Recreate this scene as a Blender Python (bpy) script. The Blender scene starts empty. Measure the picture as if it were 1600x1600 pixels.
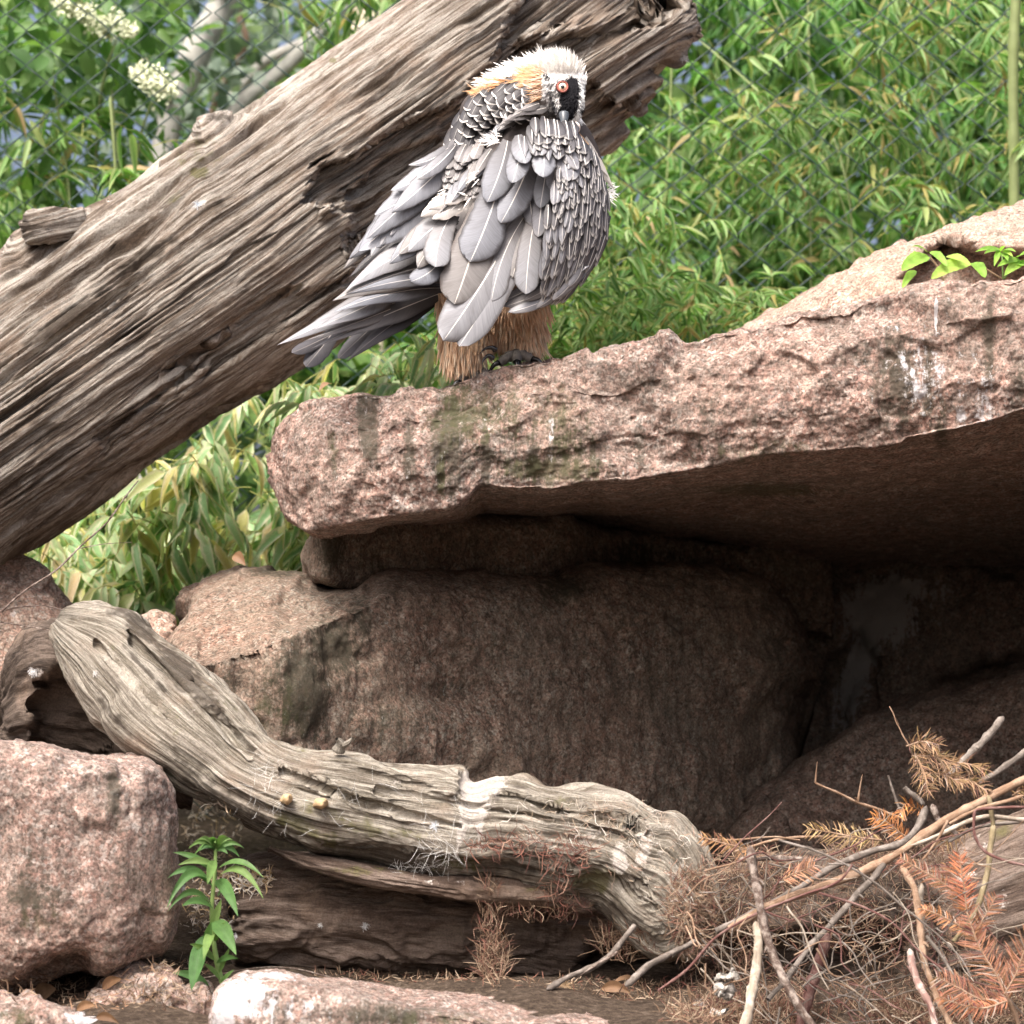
import bpy, math, random
import numpy as np
from mathutils import Vector, Matrix
random.seed(7); RNG = np.random.default_rng(7)
scn = bpy.context.scene
C = scn.collection
# ------------------------------------------------------------------ camera, sky, sun, exposure
FPX = 4174.0; PITCH = math.radians(4.1); EYE = 1.5
CA, SA = math.cos(PITCH), math.sin(PITCH)
cam = bpy.data.objects.new('camera', bpy.data.cameras.new('camera')); C.objects.link(cam)
cam.data.lens = 36*FPX/1600; cam.data.sensor_width = 36
cam.data.dof.use_dof = True; cam.data.dof.focus_distance = 5.85; cam.data.dof.aperture_fstop = 5.0
cam.data.clip_start = 0.1; cam.data.clip_end = 600
cam.location = (0, 0, EYE); cam.rotation_euler = (math.radians(90)+PITCH, 0, 0)
scn.camera = cam
world = bpy.data.worlds.new('World'); scn.world = world; world.use_nodes = True
wn = world.node_tree; bg = wn.nodes['Background']
sky = wn.nodes.new('ShaderNodeTexSky'); sky.sky_type = 'NISHITA'; sky.sun_disc = False
SUN_EL, SUN_AZ = math.radians(56), math.radians(208)
sky.sun_elevation = SUN_EL; sky.sun_rotation = SUN_AZ
sky.air_density = .6; sky.dust_density = 10.0; sky.ozone_density = 0.3
wn.links.new(sky.outputs[0], bg.inputs[0]); bg.inputs[1].default_value = 0.15
sun = bpy.data.objects.new('sun', bpy.data.lights.new('sun', 'SUN')); C.objects.link(sun)
sun.data.energy = 1.5; sun.data.angle = math.radians(20); sun.data.color = (1, .985, .97)
sdir = Vector((math.sin(SUN_AZ)*math.cos(SUN_EL), math.cos(SUN_AZ)*math.cos(SUN_EL), math.sin(SUN_EL)))
sun.rotation_euler = sdir.to_track_quat('Z', 'Y').to_euler()
vs = scn.view_settings; vs.view_transform = 'Standard'; vs.look = 'None'; vs.gamma = 1; vs.use_curve_mapping = False
vs.exposure = 1.07

# ------------------------------------------------------------------ maths helpers
def P(x, y, Y):
    """photo pixel (1600 wide) on the plane world-Y = Y -> world point"""
    x = np.asarray(x, float); y = np.asarray(y, float); Y = np.asarray(Y, float)
    dx = (x-800)/FPX; dy = (800-y)/FPX
    k = Y/(CA-dy*SA)
    return np.stack(np.broadcast_arrays(dx*k, Y, EYE+k*(SA+dy*CA)), -1)
def proj(W):
    z = W[..., 2]-EYE; f = W[..., 1]*CA+z*SA; u = -W[..., 1]*SA+z*CA
    return 800+FPX*W[..., 0]/f, 800-FPX*u/f
def V3(a): return Vector((float(a[0]), float(a[1]), float(a[2])))
def _h(ix, iy, iz, s):
    n = (ix*374761393+iy*668265263+iz*1274126177+s*974634777) & 0xffffffff
    n = ((n ^ (n >> 13))*1274126177) & 0xffffffff
    n = ((n ^ (n >> 15))*2246822519) & 0xffffffff
    return ((n ^ (n >> 16)) & 0xffff)/65535.0
def noise(p, s=0):
    f = np.floor(p); i = f.astype(np.int64); t = p-f; t = t*t*t*(t*(t*6-15)+10)
    x, y, z = i[..., 0], i[..., 1], i[..., 2]; a, b, c = t[..., 0], t[..., 1], t[..., 2]
    r = 0
    for dx in (0, 1):
        for dy in (0, 1):
            for dz in (0, 1):
                w = (a if dx else 1-a)*(b if dy else 1-b)*(c if dz else 1-c)
                r = r+w*_h(x+dx, y+dy, z+dz, s)
    return r
def fbm(p, o=5, g=.5, l=2.03, s=0):
    a = 1; r = 0; t = 0
    for k in range(o):
        r = r+a*(noise(p, s+k)-.5); t += a; a *= g; p = p*l+3.7
    return r/t*2
def ridge(p, o=4, g=.5, s=0):
    a = 1; r = 0; t = 0
    for k in range(o):
        r = r+a*(1-np.abs(2*noise(p, s+k)-1)); t += a; a *= g; p = p*2.1+1.3
    return r/t
def sm(a, b, x):
    t = np.clip((x-a)/(b-a), 0, 1); return t*t*(3-2*t)
def hinterp(t, y, q):
    """cubic through the points, limited so it does not overshoot"""
    t = np.asarray(t, float); y = np.asarray(y, float)
    d = np.diff(y, axis=0)/np.diff(t)[:, None]
    m = np.zeros_like(y); m[0] = d[0]; m[-1] = d[-1]
    m[1:-1] = (d[:-1]+d[1:])/2
    m[1:-1] = np.where(d[:-1]*d[1:] <= 0, 0, np.sign(m[1:-1])*np.minimum(np.abs(m[1:-1]), 2.2*np.minimum(np.abs(d[:-1]), np.abs(d[1:]))))
    k = np.clip(np.searchsorted(t, q, 'right')-1, 0, len(t)-2)
    h = (t[k+1]-t[k])[:, None]; u = ((q-t[k])/(t[k+1]-t[k]))[:, None]
    return (y[k]*(2*u**3-3*u**2+1)+m[k]*h*(u**3-2*u**2+u)+y[k+1]*(-2*u**3+3*u**2)+m[k+1]*h*(u**3-u**2))
def sdpoly(x, y, poly):
    """signed pixel distance to a polygon, negative inside"""
    d = np.full(x.shape, 1e9); ins = np.zeros(x.shape, bool)
    n = len(poly)
    for i in range(n):
        x1, y1 = poly[i]; x2, y2 = poly[(i+1) % n]
        ex, ey = x2-x1, y2-y1
        t = np.clip(((x-x1)*ex+(y-y1)*ey)/(ex*ex+ey*ey+1e-9), 0, 1)
        d = np.minimum(d, np.hypot(x-x1-t*ex, y-y1-t*ey))
        c = ((y1 > y) != (y2 > y)) & (x < (x2-x1)*(y-y1)/((y2-y1) if y2 != y1 else 1e-9)+x1)
        ins ^= c
    return np.where(ins, -d, d)

# ------------------------------------------------------------------ mesh helpers
WLOC = {}
def link(o, parent=None): 
    C.objects.link(o)
    if parent is not None: o.parent = parent
    return o
def tag(o, label=None, cat=None, group=None, kind=None):
    if label: o['label'] = label
    if cat: o['category'] = cat
    if group: o['group'] = group
    if kind: o['kind'] = kind
    return o
def empty(name, loc, label=None, cat=None, group=None):
    o = bpy.data.objects.new(name, None); o.empty_display_size = .05
    o.location = V3(loc); C.objects.link(o); WLOC[o.name] = np.array([float(v) for v in loc])
    return tag(o, label, cat, group)
def mesh_data(name, V, F, mats=None, uv=None, col=None, smooth=True, F3=None):
    me = bpy.data.meshes.new(name)
    V = np.asarray(V, np.float32); F = np.asarray(F, np.int32).reshape(-1, 4) if F is not None and len(F) else np.zeros((0, 4), np.int32)
    F3 = np.asarray(F3, np.int32).reshape(-1, 3) if F3 is not None and len(F3) else np.zeros((0, 3), np.int32)
    me.vertices.add(len(V)); me.vertices.foreach_set('co', V.ravel())
    L = np.concatenate([F.ravel(), F3.ravel()]); me.loops.add(len(L)); me.loops.foreach_set('vertex_index', L)
    n = len(F)+len(F3); me.polygons.add(n)
    st = np.concatenate([np.arange(len(F))*4, len(F)*4+np.arange(len(F3))*3]).astype(np.int32)
    me.polygons.foreach_set('loop_start', st)
    me.update(calc_edges=True)
    if smooth: me.polygons.foreach_set('use_smooth', np.ones(n, bool))
    if uv is not None:
        a = me.uv_layers.new(name='UVMap'); a.data.foreach_set('uv', np.asarray(uv, np.float32)[L].ravel())
    if col is not None:
        a = me.color_attributes.new('Col', 'FLOAT_COLOR', 'POINT'); c = np.ones((len(V), 4), np.float32); cc = np.asarray(col, np.float32)
        c[:, :cc.shape[1]] = cc; a.data.foreach_set('color', c.ravel())
    if mats is not None: me.materials.append(mats)
    return me
def mk(name, V, F, mat=None, parent=None, uv=None, col=None, smooth=True, F3=None, label=None, cat=None, group=None, kind=None):
    V = np.asarray(V, float).reshape(-1, 3)
    if parent is not None: org = WLOC[parent.name]
    else: org = np.array([V[:, 0].mean(), V[:, 1].mean(), V[:, 2].min()])
    o = bpy.data.objects.new(name, mesh_data(name, V-org, F, mat, uv, col, smooth, F3))
    link(o, parent)
    if parent is None: o.location = V3(org)
    WLOC[o.name] = org
    return tag(o, label, cat, group, kind)
def grid_faces(nu, nv, off=0):
    i, j = np.meshgrid(np.arange(nu-1), np.arange(nv-1), indexing='ij')
    a = (i*nv+j).ravel()+off
    return np.stack([a, a+nv, a+nv+1, a+1], 1)
class Bag:
    """collects small pieces that become ONE mesh object"""
    def __init__(s): s.V = []; s.F = []; s.U = []; s.K = []; s.n = 0
    def add(s, V, F, uv=None, col=None):
        V = np.asarray(V, float).reshape(-1, 3); s.V.append(V); s.F.append(np.asarray(F)+s.n); s.n += len(V)
        s.U.append(np.zeros((len(V), 2)) if uv is None else uv)
        s.K.append(np.zeros((len(V), 3)) if col is None else np.broadcast_to(np.asarray(col, float), (len(V), 3)))
    def build(s, name, mat, parent=None, **kw):
        return mk(name, np.concatenate(s.V), np.concatenate(s.F), mat, parent, np.concatenate(s.U), np.concatenate(s.K), **kw)
def tube_vf(pts, rad, ns=6, wob=0, seed=0):
    pts = np.asarray(pts, float); n = len(pts); rad = np.broadcast_to(np.asarray(rad, float), (n,))
    T = np.gradient(pts, axis=0); T /= np.linalg.norm(T, axis=1)[:, None]+1e-12
    up = np.array([0.13, -.99, .2]); A = np.cross(T, up); A /= np.linalg.norm(A, axis=1)[:, None]+1e-12; B = np.cross(A, T)
    th = np.linspace(0, 2*np.pi, ns+1)
    R = rad[:, None]*np.ones(ns+1)
    if wob:
        w = noise(np.stack([np.arange(n)[:, None]*.55+seed*7+0*th, np.cos(th)*1.1+0*R, np.sin(th)*1.1+0*R], -1), seed)
        R = R*(1+wob*(w-.5)*2)
    V = pts[:, None]+R[..., None]*(np.cos(th)[None, :, None]*A[:, None]+np.sin(th)[None, :, None]*B[:, None])
    s = np.concatenate([[0], np.cumsum(np.linalg.norm(np.diff(pts, axis=0), axis=1))])
    uv = np.stack([np.broadcast_to(s[:, None], R.shape), np.broadcast_to(th[None]*rad.mean(), R.shape)], -1)
    V = V.copy(); V[0] = V[0]*.25+pts[0]*.75 if rad[0] > .0035 else V[0]
    return V.reshape(-1, 3), grid_faces(n, ns+1), uv.reshape(-1, 2)
def smooth_path(pts, n):
    pts = np.asarray(pts, float); t = np.concatenate([[0], np.cumsum(np.linalg.norm(np.diff(pts, axis=0), axis=1))])
    return hinterp(t, pts, np.linspace(0, t[-1], n))

# ------------------------------------------------------------------ material helpers
def newmat(name):
    m = bpy.data.materials.new(name); m.use_nodes = True; t = m.node_tree; t.nodes.clear(); return m, t
def nd(t, typ, ins=None, **kw):
    n = t.nodes.new('ShaderNode'+typ)
    for k, v in kw.items(): setattr(n, k, v)
    for k, v in (ins or {}).items():
        s = n.inputs[k]
        if isinstance(v, bpy.types.NodeSocket): t.links.new(v, s)
        elif isinstance(v, bpy.types.Node): t.links.new(v.outputs[0], s)
        else: s.default_value = v
    return n
def c4(c): return (c[0], c[1], c[2], 1)
def ramp(t, fac, stops, interp='LINEAR'):
    n = nd(t, 'ValToRGB', {0: fac}); r = n.color_ramp; r.interpolation = interp
    while len(r.elements) < len(stops): r.elements.new(.5)
    for e, (p, c) in zip(r.elements, stops): e.position = p; e.color = c4(c) if not isinstance(c, (int, float)) else (c, c, c, 1)
    return n.outputs[0]
def mix(t, f, a, b, mode='MIX'):
    n = nd(t, 'Mix', data_type='RGBA', blend_type=mode)
    for i, v in ((0, f), (6, a), (7, b)):
        s = n.inputs[i]
        if isinstance(v, bpy.types.NodeSocket): t.links.new(v, s)
        else: s.default_value = c4(v) if isinstance(v, (tuple, list)) else v
    return n.outputs[2]
def mth(t, op, a, b=None, clamp=False):
    n = nd(t, 'Math', {0: a} if b is None else {0: a, 1: b}, operation=op); n.use_clamp = clamp; return n.outputs[0]
def nz(t, vec, scale, detail=6, rough=.55, dist=0):
    return nd(t, 'TexNoise', {'Vector': vec, 'Scale': scale, 'Detail': detail, 'Roughness': rough, 'Distortion': dist}).outputs[0]
def vscale(t, vec, s):
    return nd(t, 'Mapping', {'Vector': vec, 'Scale': s}).outputs[0]
def finish(t, col, rough=.85, bump=None, strength=.5, dist=.003, spec=.3, trans=None, extra=None):
    out = nd(t, 'OutputMaterial')
    b = nd(t, 'BsdfPrincipled', {'Base Color': col if isinstance(col, bpy.types.NodeSocket) else c4(col), 'Roughness': rough, 'Specular IOR Level': spec})
    if extra:
        for k, v in extra.items(): b.inputs[k].default_value = v
    if bump is not None:
        bn = nd(t, 'Bump', {'Height': bump, 'Strength': strength, 'Distance': dist}); t.links.new(bn.outputs[0], b.inputs['Normal'])
    sh = b.outputs[0]
    if trans is not None:
        tr = nd(t, 'BsdfTranslucent', {'Color': trans if isinstance(trans, bpy.types.NodeSocket) else c4(trans)})
        sh = nd(t, 'MixShader', {0: .35, 1: sh, 2: tr.outputs[0]}).outputs[0]
    t.links.new(sh, out.inputs[0])

def rock_mat(name, tint=(1, 1, 1), grey=.5, speck=150, dirt=.55, lo=(.085, .072, .055)):
    m, t = newmat(name)
    o = nd(t, 'TexCoord').outputs['Object']
    v = nd(t, 'TexVoronoi', {'Vector': o, 'Scale': speck, 'Randomness': 1.0}); sp = nd(t, 'SeparateColor', {0: v.outputs['Color']})
    base = ramp(t, sp.outputs[0], [(0, (.045, .038, .03)), (.20, (.20, .145, .115)), (.46, (.43, .265, .20)), (.64, (.52, .36, .28)), (.82, (.53, .46, .37)), (1, (.70, .65, .56))])
    v2 = nd(t, 'TexVoronoi', {'Vector': o, 'Scale': speck*.42}); s2 = nd(t, 'SeparateColor', {0: v2.outputs['Color']})
    base = mix(t, .38, base, ramp(t, s2.outputs[1], [(0, (.17, .125, .09)), (.4, (.43, .27, .205)), (.8, (.52, .41, .32)), (1, (.60, .55, .46))]))
    n1 = nz(t, o, 5, 8, .65)
    base = mix(t, ramp(t, n1, [(.38, 0), (.66, grey)]), base, (.37, .33, .26))
    n0 = nz(t, o, 2.6, 5, .6)
    base = mix(t, ramp(t, n0, [(.42, .0), (.6, .4)]), base, mix(t, 1, base, (1.15, .90, .82), 'MULTIPLY'))
    n2 = nz(t, o, 26, 8, .7)
    base = mix(t, ramp(t, n2, [(.42, dirt), (.62, 0)]), base, lo)
    fine = nz(t, o, 190, 3, .6)
    base = mix(t, .75, base, ramp(t, fine, [(.34, .30), (.5, .92), (.68, 1.45)]), 'MULTIPLY')
    at = nd(t, 'Attribute', attribute_name='Col'); ch = nd(t, 'SeparateColor', {0: at.outputs[0]})
    n3 = mth(t, 'MULTIPLY', mth(t, 'ADD', nz(t, o, 45, 9, .78), nz(t, vscale(t, o, (1, 1, .10)), 48, 6, .7)), .5)
    def th(k, w=.2):
        return ramp(t, mth(t, 'ADD', mth(t, 'MULTIPLY', ch.outputs[k], 1.0), mth(t, 'MULTIPLY', mth(t, 'SUBTRACT', n3, .5), 3.2)), [(.32, 0), (.30+w, 1)])
    base = mix(t, mth(t, 'MULTIPLY', th(0, .4), .8), base, (.062, .057, .038))
    base = mix(t, mth(t, 'MULTIPLY', th(2, .4), .65), base, (.075, .08, .032))
    base = mix(t, mth(t, 'MULTIPLY', th(1), .9), base, (.62, .60, .56))
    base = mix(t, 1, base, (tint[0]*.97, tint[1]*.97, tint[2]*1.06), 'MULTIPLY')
    b = mth(t, 'ADD', mth(t, 'MULTIPLY', nz(t, o, 75, 10, .75), 1.0), mth(t, 'ADD', mth(t, 'MULTIPLY', s2.outputs[2], .22), mth(t, 'MULTIPLY', nz(t, o, 18, 6, .6), 1.2)))
    finish(t, base, .88, b, .8, .0065, .2)
    return m
def wood_mat(name, dark=(.07, .05, .038), mid=(.25, .19, .145), pale=(.46, .40, .34), tint=(1, 1, 1), ay=1.0, bump=1.0, warp=.01):
    m, t = newmat(name)
    uv = nd(t, 'TexCoord').outputs['UV']; ob = nd(t, 'TexCoord').outputs['Object']
    w = nz(t, ob, 9, 4, .5); wv = nd(t, 'VectorMath', {0: uv, 1: nd(t, 'CombineXYZ', {1: mth(t, 'MULTIPLY', mth(t, 'SUBTRACT', w, .5), warp)}).outputs[0]}, operation='ADD').outputs[0]
    g1 = nz(t, vscale(t, wv, (5, 120*ay, 1)), 1, 10, .7)
    g2 = nz(t, vscale(t, wv, (18, 430*ay, 1)), 1, 6, .7)
    g3 = nz(t, vscale(t, wv, (1.2, 16*ay, 1)), 1, 6, .65)
    f = mth(t, 'ADD', mth(t, 'MULTIPLY', g1, .55), mth(t, 'ADD', mth(t, 'MULTIPLY', g2, .3), mth(t, 'MULTIPLY', g3, .15)))
    base = ramp(t, f, [(.38, dark), (.47, mid), (.54, pale), (.66, tuple(min(1, c*1.25) for c in pale))])
    pt = nz(t, ob, 7, 7, .65)
    base = mix(t, ramp(t, pt, [(.52, 0), (.7, .5)]), base, (.33, .24, .18), 'MIX')
    pt2 = nz(t, vscale(t, wv, (2.5, 22, 1)), 1, 6, .65)
    base = mix(t, ramp(t, pt2, [(.52, 0), (.7, .7)]), base, (.115, .088, .066))
    at = nd(t, 'Attribute', attribute_name='Col'); ch = nd(t, 'SeparateColor', {0: at.outputs[0]})
    n3 = nz(t, ob, 30, 8, .7)
    def th(k, w=.2, a=.62):
        return ramp(t, mth(t, 'ADD', mth(t, 'MULTIPLY', ch.outputs[k], a+.15), mth(t, 'MULTIPLY', mth(t, 'SUBTRACT', n3, .5), 1.7)), [(.34, 0), (.34+w*1.4, 1)])
    base = mix(t, mth(t, 'MULTIPLY', th(0), .8), base, (.055, .043, .033))
    base = mix(t, mth(t, 'MULTIPLY', th(2), .7), base, (.13, .125, .045))
    base = mix(t, mth(t, 'MULTIPLY', th(1, .12), .85), base, (.68, .64, .60))
    fl = nz(t, ob, 240, 3, .6)
    base = mix(t, .6, base, ramp(t, fl, [(.3, .5), (.5, .95), (.7, 1.3)]), 'MULTIPLY')
    base = mix(t, 1, base, tint, 'MULTIPLY')
    b = mth(t, 'ADD', mth(t, 'MULTIPLY', g1, 1), mth(t, 'MULTIPLY', g2, .5))
    finish(t, base, .86, b, bump, .010, .25)
    return m
def plain_mat(name, col, rough=.7, var=.25, scale=40, bump=.3, spec=.3, trans=None, extra=None, dist=.002):
    m, t = newmat(name); o = nd(t, 'TexCoord').outputs['Object']
    n = nz(t, o, scale, 6, .6); r = nd(t, 'ObjectInfo').outputs['Random']
    c = mix(t, 1, col, ramp(t, n, [(.3, 1-var), (.7, 1+var)]), 'MULTIPLY')
    c = mix(t, 1, c, ramp(t, r, [(0, 1-var*.6), (1, 1+var*.6)]), 'MULTIPLY')
    finish(t, c, rough, n, bump, dist, spec, trans, extra); return m
def leaf_mat(name, stops, edge=None, edge_amt=.5, vein=.15, tr=1.25, rough=.5):
    m, t = newmat(name)
    at = nd(t, 'Attribute', attribute_name='Col'); ch = nd(t, 'SeparateColor', {0: at.outputs[0]})
    r = nd(t, 'ObjectInfo').outputs['Random']
    f = mth(t, 'FRACT', mth(t, 'ADD', ch.outputs[0], r))
    base = ramp(t, f, stops)
    uvn = nd(t, 'TexCoord').outputs['UV']; s = nd(t, 'SeparateXYZ', {0: uvn})
    d = mth(t, 'ABSOLUTE', mth(t, 'SUBTRACT', s.outputs[0], .5))
    ob = nd(t, 'TexCoord').outputs['Object']; n = nz(t, ob, 45, 5, .6)
    v = nz(t, vscale(t, uvn, (38, 1.5, 1)), 1, 2, .5)
    base = mix(t, 1, base, ramp(t, v, [(.3, 1-vein), (.7, 1+vein)]), 'MULTIPLY')
    base = mix(t, 1, base, ramp(t, n, [(.3, .72), (.7, 1.2)]), 'MULTIPLY')
    if edge:
        e = ramp(t, mth(t, 'ADD', mth(t, 'MULTIPLY', d, 1.3), mth(t, 'SUBTRACT', mth(t, 'MULTIPLY', nz(t, nd(t, 'VectorMath', {0: ob, 1: nd(t, 'CombineXYZ', {0: mth(t, 'MULTIPLY', f, 9)}).outputs[0]}, operation='ADD').outputs[0], 14, 4, .6), 1.0), .4)), [(.44, 0), (.62, edge_amt)])
        base = mix(t, e, base, edge)
    tc = mix(t, 1, base, (tr, tr*1.15, tr*.6), 'MULTIPLY')
    finish(t, base, rough, v, .25, .001, .35, tc); return m
def attr_mat(name, rough=.8, trans=False, spec=.2):
    m, t = newmat(name); at = nd(t, 'Attribute', attribute_name='Col').outputs[0]
    finish(t, at, rough, None, spec=spec, trans=at if trans else None); return m

M = {}
M['granite'] = rock_mat('pink_granite')
M['granite_shaded'] = rock_mat('shaded_granite', tint=(.74, .75, .69), grey=.6, dirt=.45)  # granite darkened for rocks under the slab, their shade put into the tint
M['granite_pale'] = rock_mat('pale_granite', tint=(1.12, 1.10, 1.04), grey=.6, dirt=.2)
M['cave_shade'] = rock_mat('cave_shade_granite', tint=(.60, .60, .58), grey=.6, dirt=.5)  # darker still: the shade of the hollow is put into the tint
M['log'] = wood_mat('weathered_oak', dark=(.04, .030, .023), mid=(.19, .15, .118), pale=(.44, .405, .36), tint=(.86, .87, .87))
M['drift'] = wood_mat('pale_driftwood', dark=(.07, .057, .044), mid=(.24, .215, .175), pale=(.48, .45, .395), bump=.9, tint=(.80, .79, .77))
M['bark'] = wood_mat('dark_bark', dark=(.035, .025, .02), mid=(.115, .082, .064), pale=(.23, .18, .15), ay=.35)
M['rotten'] = wood_mat('rotten_wood', dark=(.02, .015, .012), mid=(.06, .045, .035), pale=(.14, .11, .09), ay=.35)

# ------------------------------------------------------------------ lofted solids drawn from pixel outlines
def blobs(px, py, lst):
    K = np.zeros(px.shape+(3,))
    for b in lst or ():
        cx, cy, rx, ry, ch, st = b[:6]; a = math.radians(b[6]) if len(b) > 6 else 0
        X = (px-cx)*math.cos(a)+(py-cy)*math.sin(a); Z = -(px-cx)*math.sin(a)+(py-cy)*math.cos(a)
        g = st*np.exp(-((X/rx)**2+(Z/ry)**2)**1.1); K[..., ch] = np.maximum(K[..., ch], g)
    return K
def grid_normals(G):
    du = np.gradient(G, axis=0); dv = np.empty_like(G)
    dv[:, 1:-1] = G[:, 2:]-G[:, :-2]; dv[:, 0] = G[:, 1]-G[:, -2]; dv[:, -1] = dv[:, 0]
    N = np.cross(dv, du); N /= np.linalg.norm(N, axis=-1)[..., None]+1e-12
    return N
def surf(name, G, mat, disp=None, paint=None, parent=None, flip=False, uvs=None, uss=None, **kw):
    nu, nv = G.shape[:2]
    sa = np.zeros((nu, nv)); sa[1:] = np.cumsum(np.linalg.norm(np.diff(G, axis=0), axis=2), axis=0)
    sb = np.zeros((nu, nv)); sb[:, 1:] = np.cumsum(np.linalg.norm(np.diff(G, axis=1), axis=2), axis=1)
    S = np.broadcast_to(sa.mean(1)[:, None], (nu, nv)) if uss is None else uss; T = sb if uvs is None else uvs
    N = grid_normals(G)
    c = G.mean((0, 1)); 
    if np.sum((G-G.mean(1)[:, None])*N) < 0: N = -N; rev = True
    else: rev = False
    if disp is not None:
        px, py = proj(G)
        h = disp(G, S, T, px, py, N); G = G+N*h[..., None]
        G[:, -1] = G[:, 0]
    px, py = proj(G)
    K = blobs(px, py, paint)
    V = G.reshape(-1, 3); n0 = len(V)
    F = grid_faces(nu, nv)
    cap = np.stack([G[0].mean(0), G[-1].mean(0)])
    j = np.arange(nv-1); b = (nu-1)*nv
    F3 = np.concatenate([np.stack([j, j+1, np.full(nv-1, n0)], 1), np.stack([b+j+1, b+j, np.full(nv-1, n0+1)], 1)])
    if rev is False: pass
    V = np.concatenate([V, cap]); uv = np.concatenate([np.stack([S, T], -1).reshape(-1, 2), [[S[0, 0], 0], [S[-1, 0], 0]]])
    K = np.concatenate([K.reshape(-1, 3), np.zeros((2, 3))])
    # face orientation: outward
    a, b2, c2 = V[F[:, 0]], V[F[:, 1]], V[F[:, 2]]; fn = np.cross(b2-a, c2-a)
    Nf = N.reshape(-1, 3)[F[:, 0]]
    if np.sum(fn*Nf) < 0: F = F[:, ::-1]; F3 = F3[:, ::-1]
    return mk(name, V, F, mat, parent, uv, K, True, F3, **kw)
def pxloft(name, st, mat, nu=200, nv=140, e=1.0, disp=None, paint=None, feats=(), grain=0., knots=(), **kw):
    """st rows: top x, top y, bottom x, bottom y, Y centre, front bulge, back bulge"""
    st = np.array(st, float)
    mid = (st[:, 0:2]+st[:, 2:4])/2; t = np.concatenate([[0], np.cumsum(np.linalg.norm(np.diff(mid, axis=0), axis=1)+np.linalg.norm(np.diff(st[:, 2:4]-st[:, 0:2], axis=0), axis=1)*.3+1)])
    R = hinterp(t, st, np.linspace(0, t[-1], nu))
    nf = int(nv*.78); th = np.concatenate([np.linspace(-np.pi, -1.9, (nv-nf)//2, endpoint=False), np.linspace(-1.9, 1.9, nf), np.linspace(1.9, np.pi, nv-nf-(nv-nf)//2+1)[1:]])
    s, c = np.sin(th), np.cos(th)
    A = np.sign(s)*np.abs(s)**e; B = np.sign(c)*np.abs(c)**e
    m = (R[:, 0:2]+R[:, 2:4])/2; hlf = (R[:, 0:2]-R[:, 2:4])/2
    X = m[:, 0:1]+hlf[:, 0:1]*A; Z = m[:, 1:2]+hlf[:, 1:2]*A
    Y = R[:, 4:5]-np.where(B > 0, R[:, 5:6], R[:, 6:7])*B
    w = np.clip(B*1.6+.3, 0, 1)[None]*np.ones_like(Y)
    for f in feats:
        poly, dY, soft = f[:3]; rag = f[3] if len(f) > 3 else 0
        d = sdpoly(X, Z, poly)
        if rag:
            ca, sa_ = math.cos(grain), math.sin(grain); al = X*ca+Z*sa_; pe = -X*sa_+Z*ca
            d = d+rag*((noise(np.stack([al*.012, pe*.09, 0*X], -1), 5)-.5)*2+(noise(np.stack([al*.03, pe*.3, 0*X], -1), 6)-.5)*.9)
        Y = Y+(dY*np.clip(-d/soft, 0, 1) if len(f) > 4 else w*dY*sm(soft, -soft, d))
    G = P(X, Z, Y)
    rad = np.linalg.norm(P(R[:, 0], R[:, 1], R[:, 4])-P(R[:, 2], R[:, 3], R[:, 4]), axis=1).mean()/2
    T = np.broadcast_to(th*rad, (len(R), len(th))); SS = None
    if grain:
        mpp = R[:, 4].mean()/FPX; T = (-X*math.sin(grain)+Z*math.cos(grain))*mpp+(Y-R[:, 4:5])*.12*np.sign(A)[None]
        SS = (X*math.cos(grain)+Z*math.sin(grain))*mpp
        for (kx, ky, kr, ka) in knots: T = T+ka*np.exp(-(((X-kx)/kr)**2+((Z-ky)/kr)**2))
    kw['uss'] = SS
    return surf(name, G, mat, disp, paint, uvs=T, **kw)
def facets(G, sc, seed, k=14):
    """planar facets meeting at soft edges"""
    p = G*sc+seed*7.7; i = np.floor(p).astype(np.int64); A = np.zeros(G.shape[:2]); W = A+1e-9
    for dx in (-1, 0, 1):
        for dy in (-1, 0, 1):
            for dz in (-1, 0, 1):
                c = i+np.array([dx, dy, dz]); h = [_h(c[..., 0], c[..., 1], c[..., 2], seed*13+j) for j in range(6)]
                q = p-(c+np.stack(h[:3], -1)); w = np.exp(-k*np.sum(q*q, -1)); A = A+w*((h[3]-.5)*q[..., 0]+(h[4]-.5)*q[..., 1]+(h[5]-.5)*q[..., 2]+(h[3]-.5)*.3); W = W+w
    return A/W*2
def rock_disp(a=.02, fine=.004, sc=5, s=0, facet=.0, ysc=1.):
    def f(G, S, T, px, py, N):
        G = G*np.array([1, ysc, 1])
        n = fbm(G*sc+s*9.1, 5, .52, s=s*11)
        r = ridge(G*sc*2.6+s*3.3, 4, .55, s=s*5+2)-.55
        g = fbm(G*55+s, 4, .6, s=s+3)
        m_ = fbm(G*24+s*1.7, 4, .6, s=s+8); h = a*.6*n-a*.25*r+fine*g+min(.006, a*.4)*m_-min(.006, a*.35)*sm(.62, .8, noise(G*38+s, s+33))
        if facet:
            h = h+facet*2.2*facets(G, sc*.62, s)+facet*1.0*facets(G, sc*1.9, s+1, 22)
        return h
    return f
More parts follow.
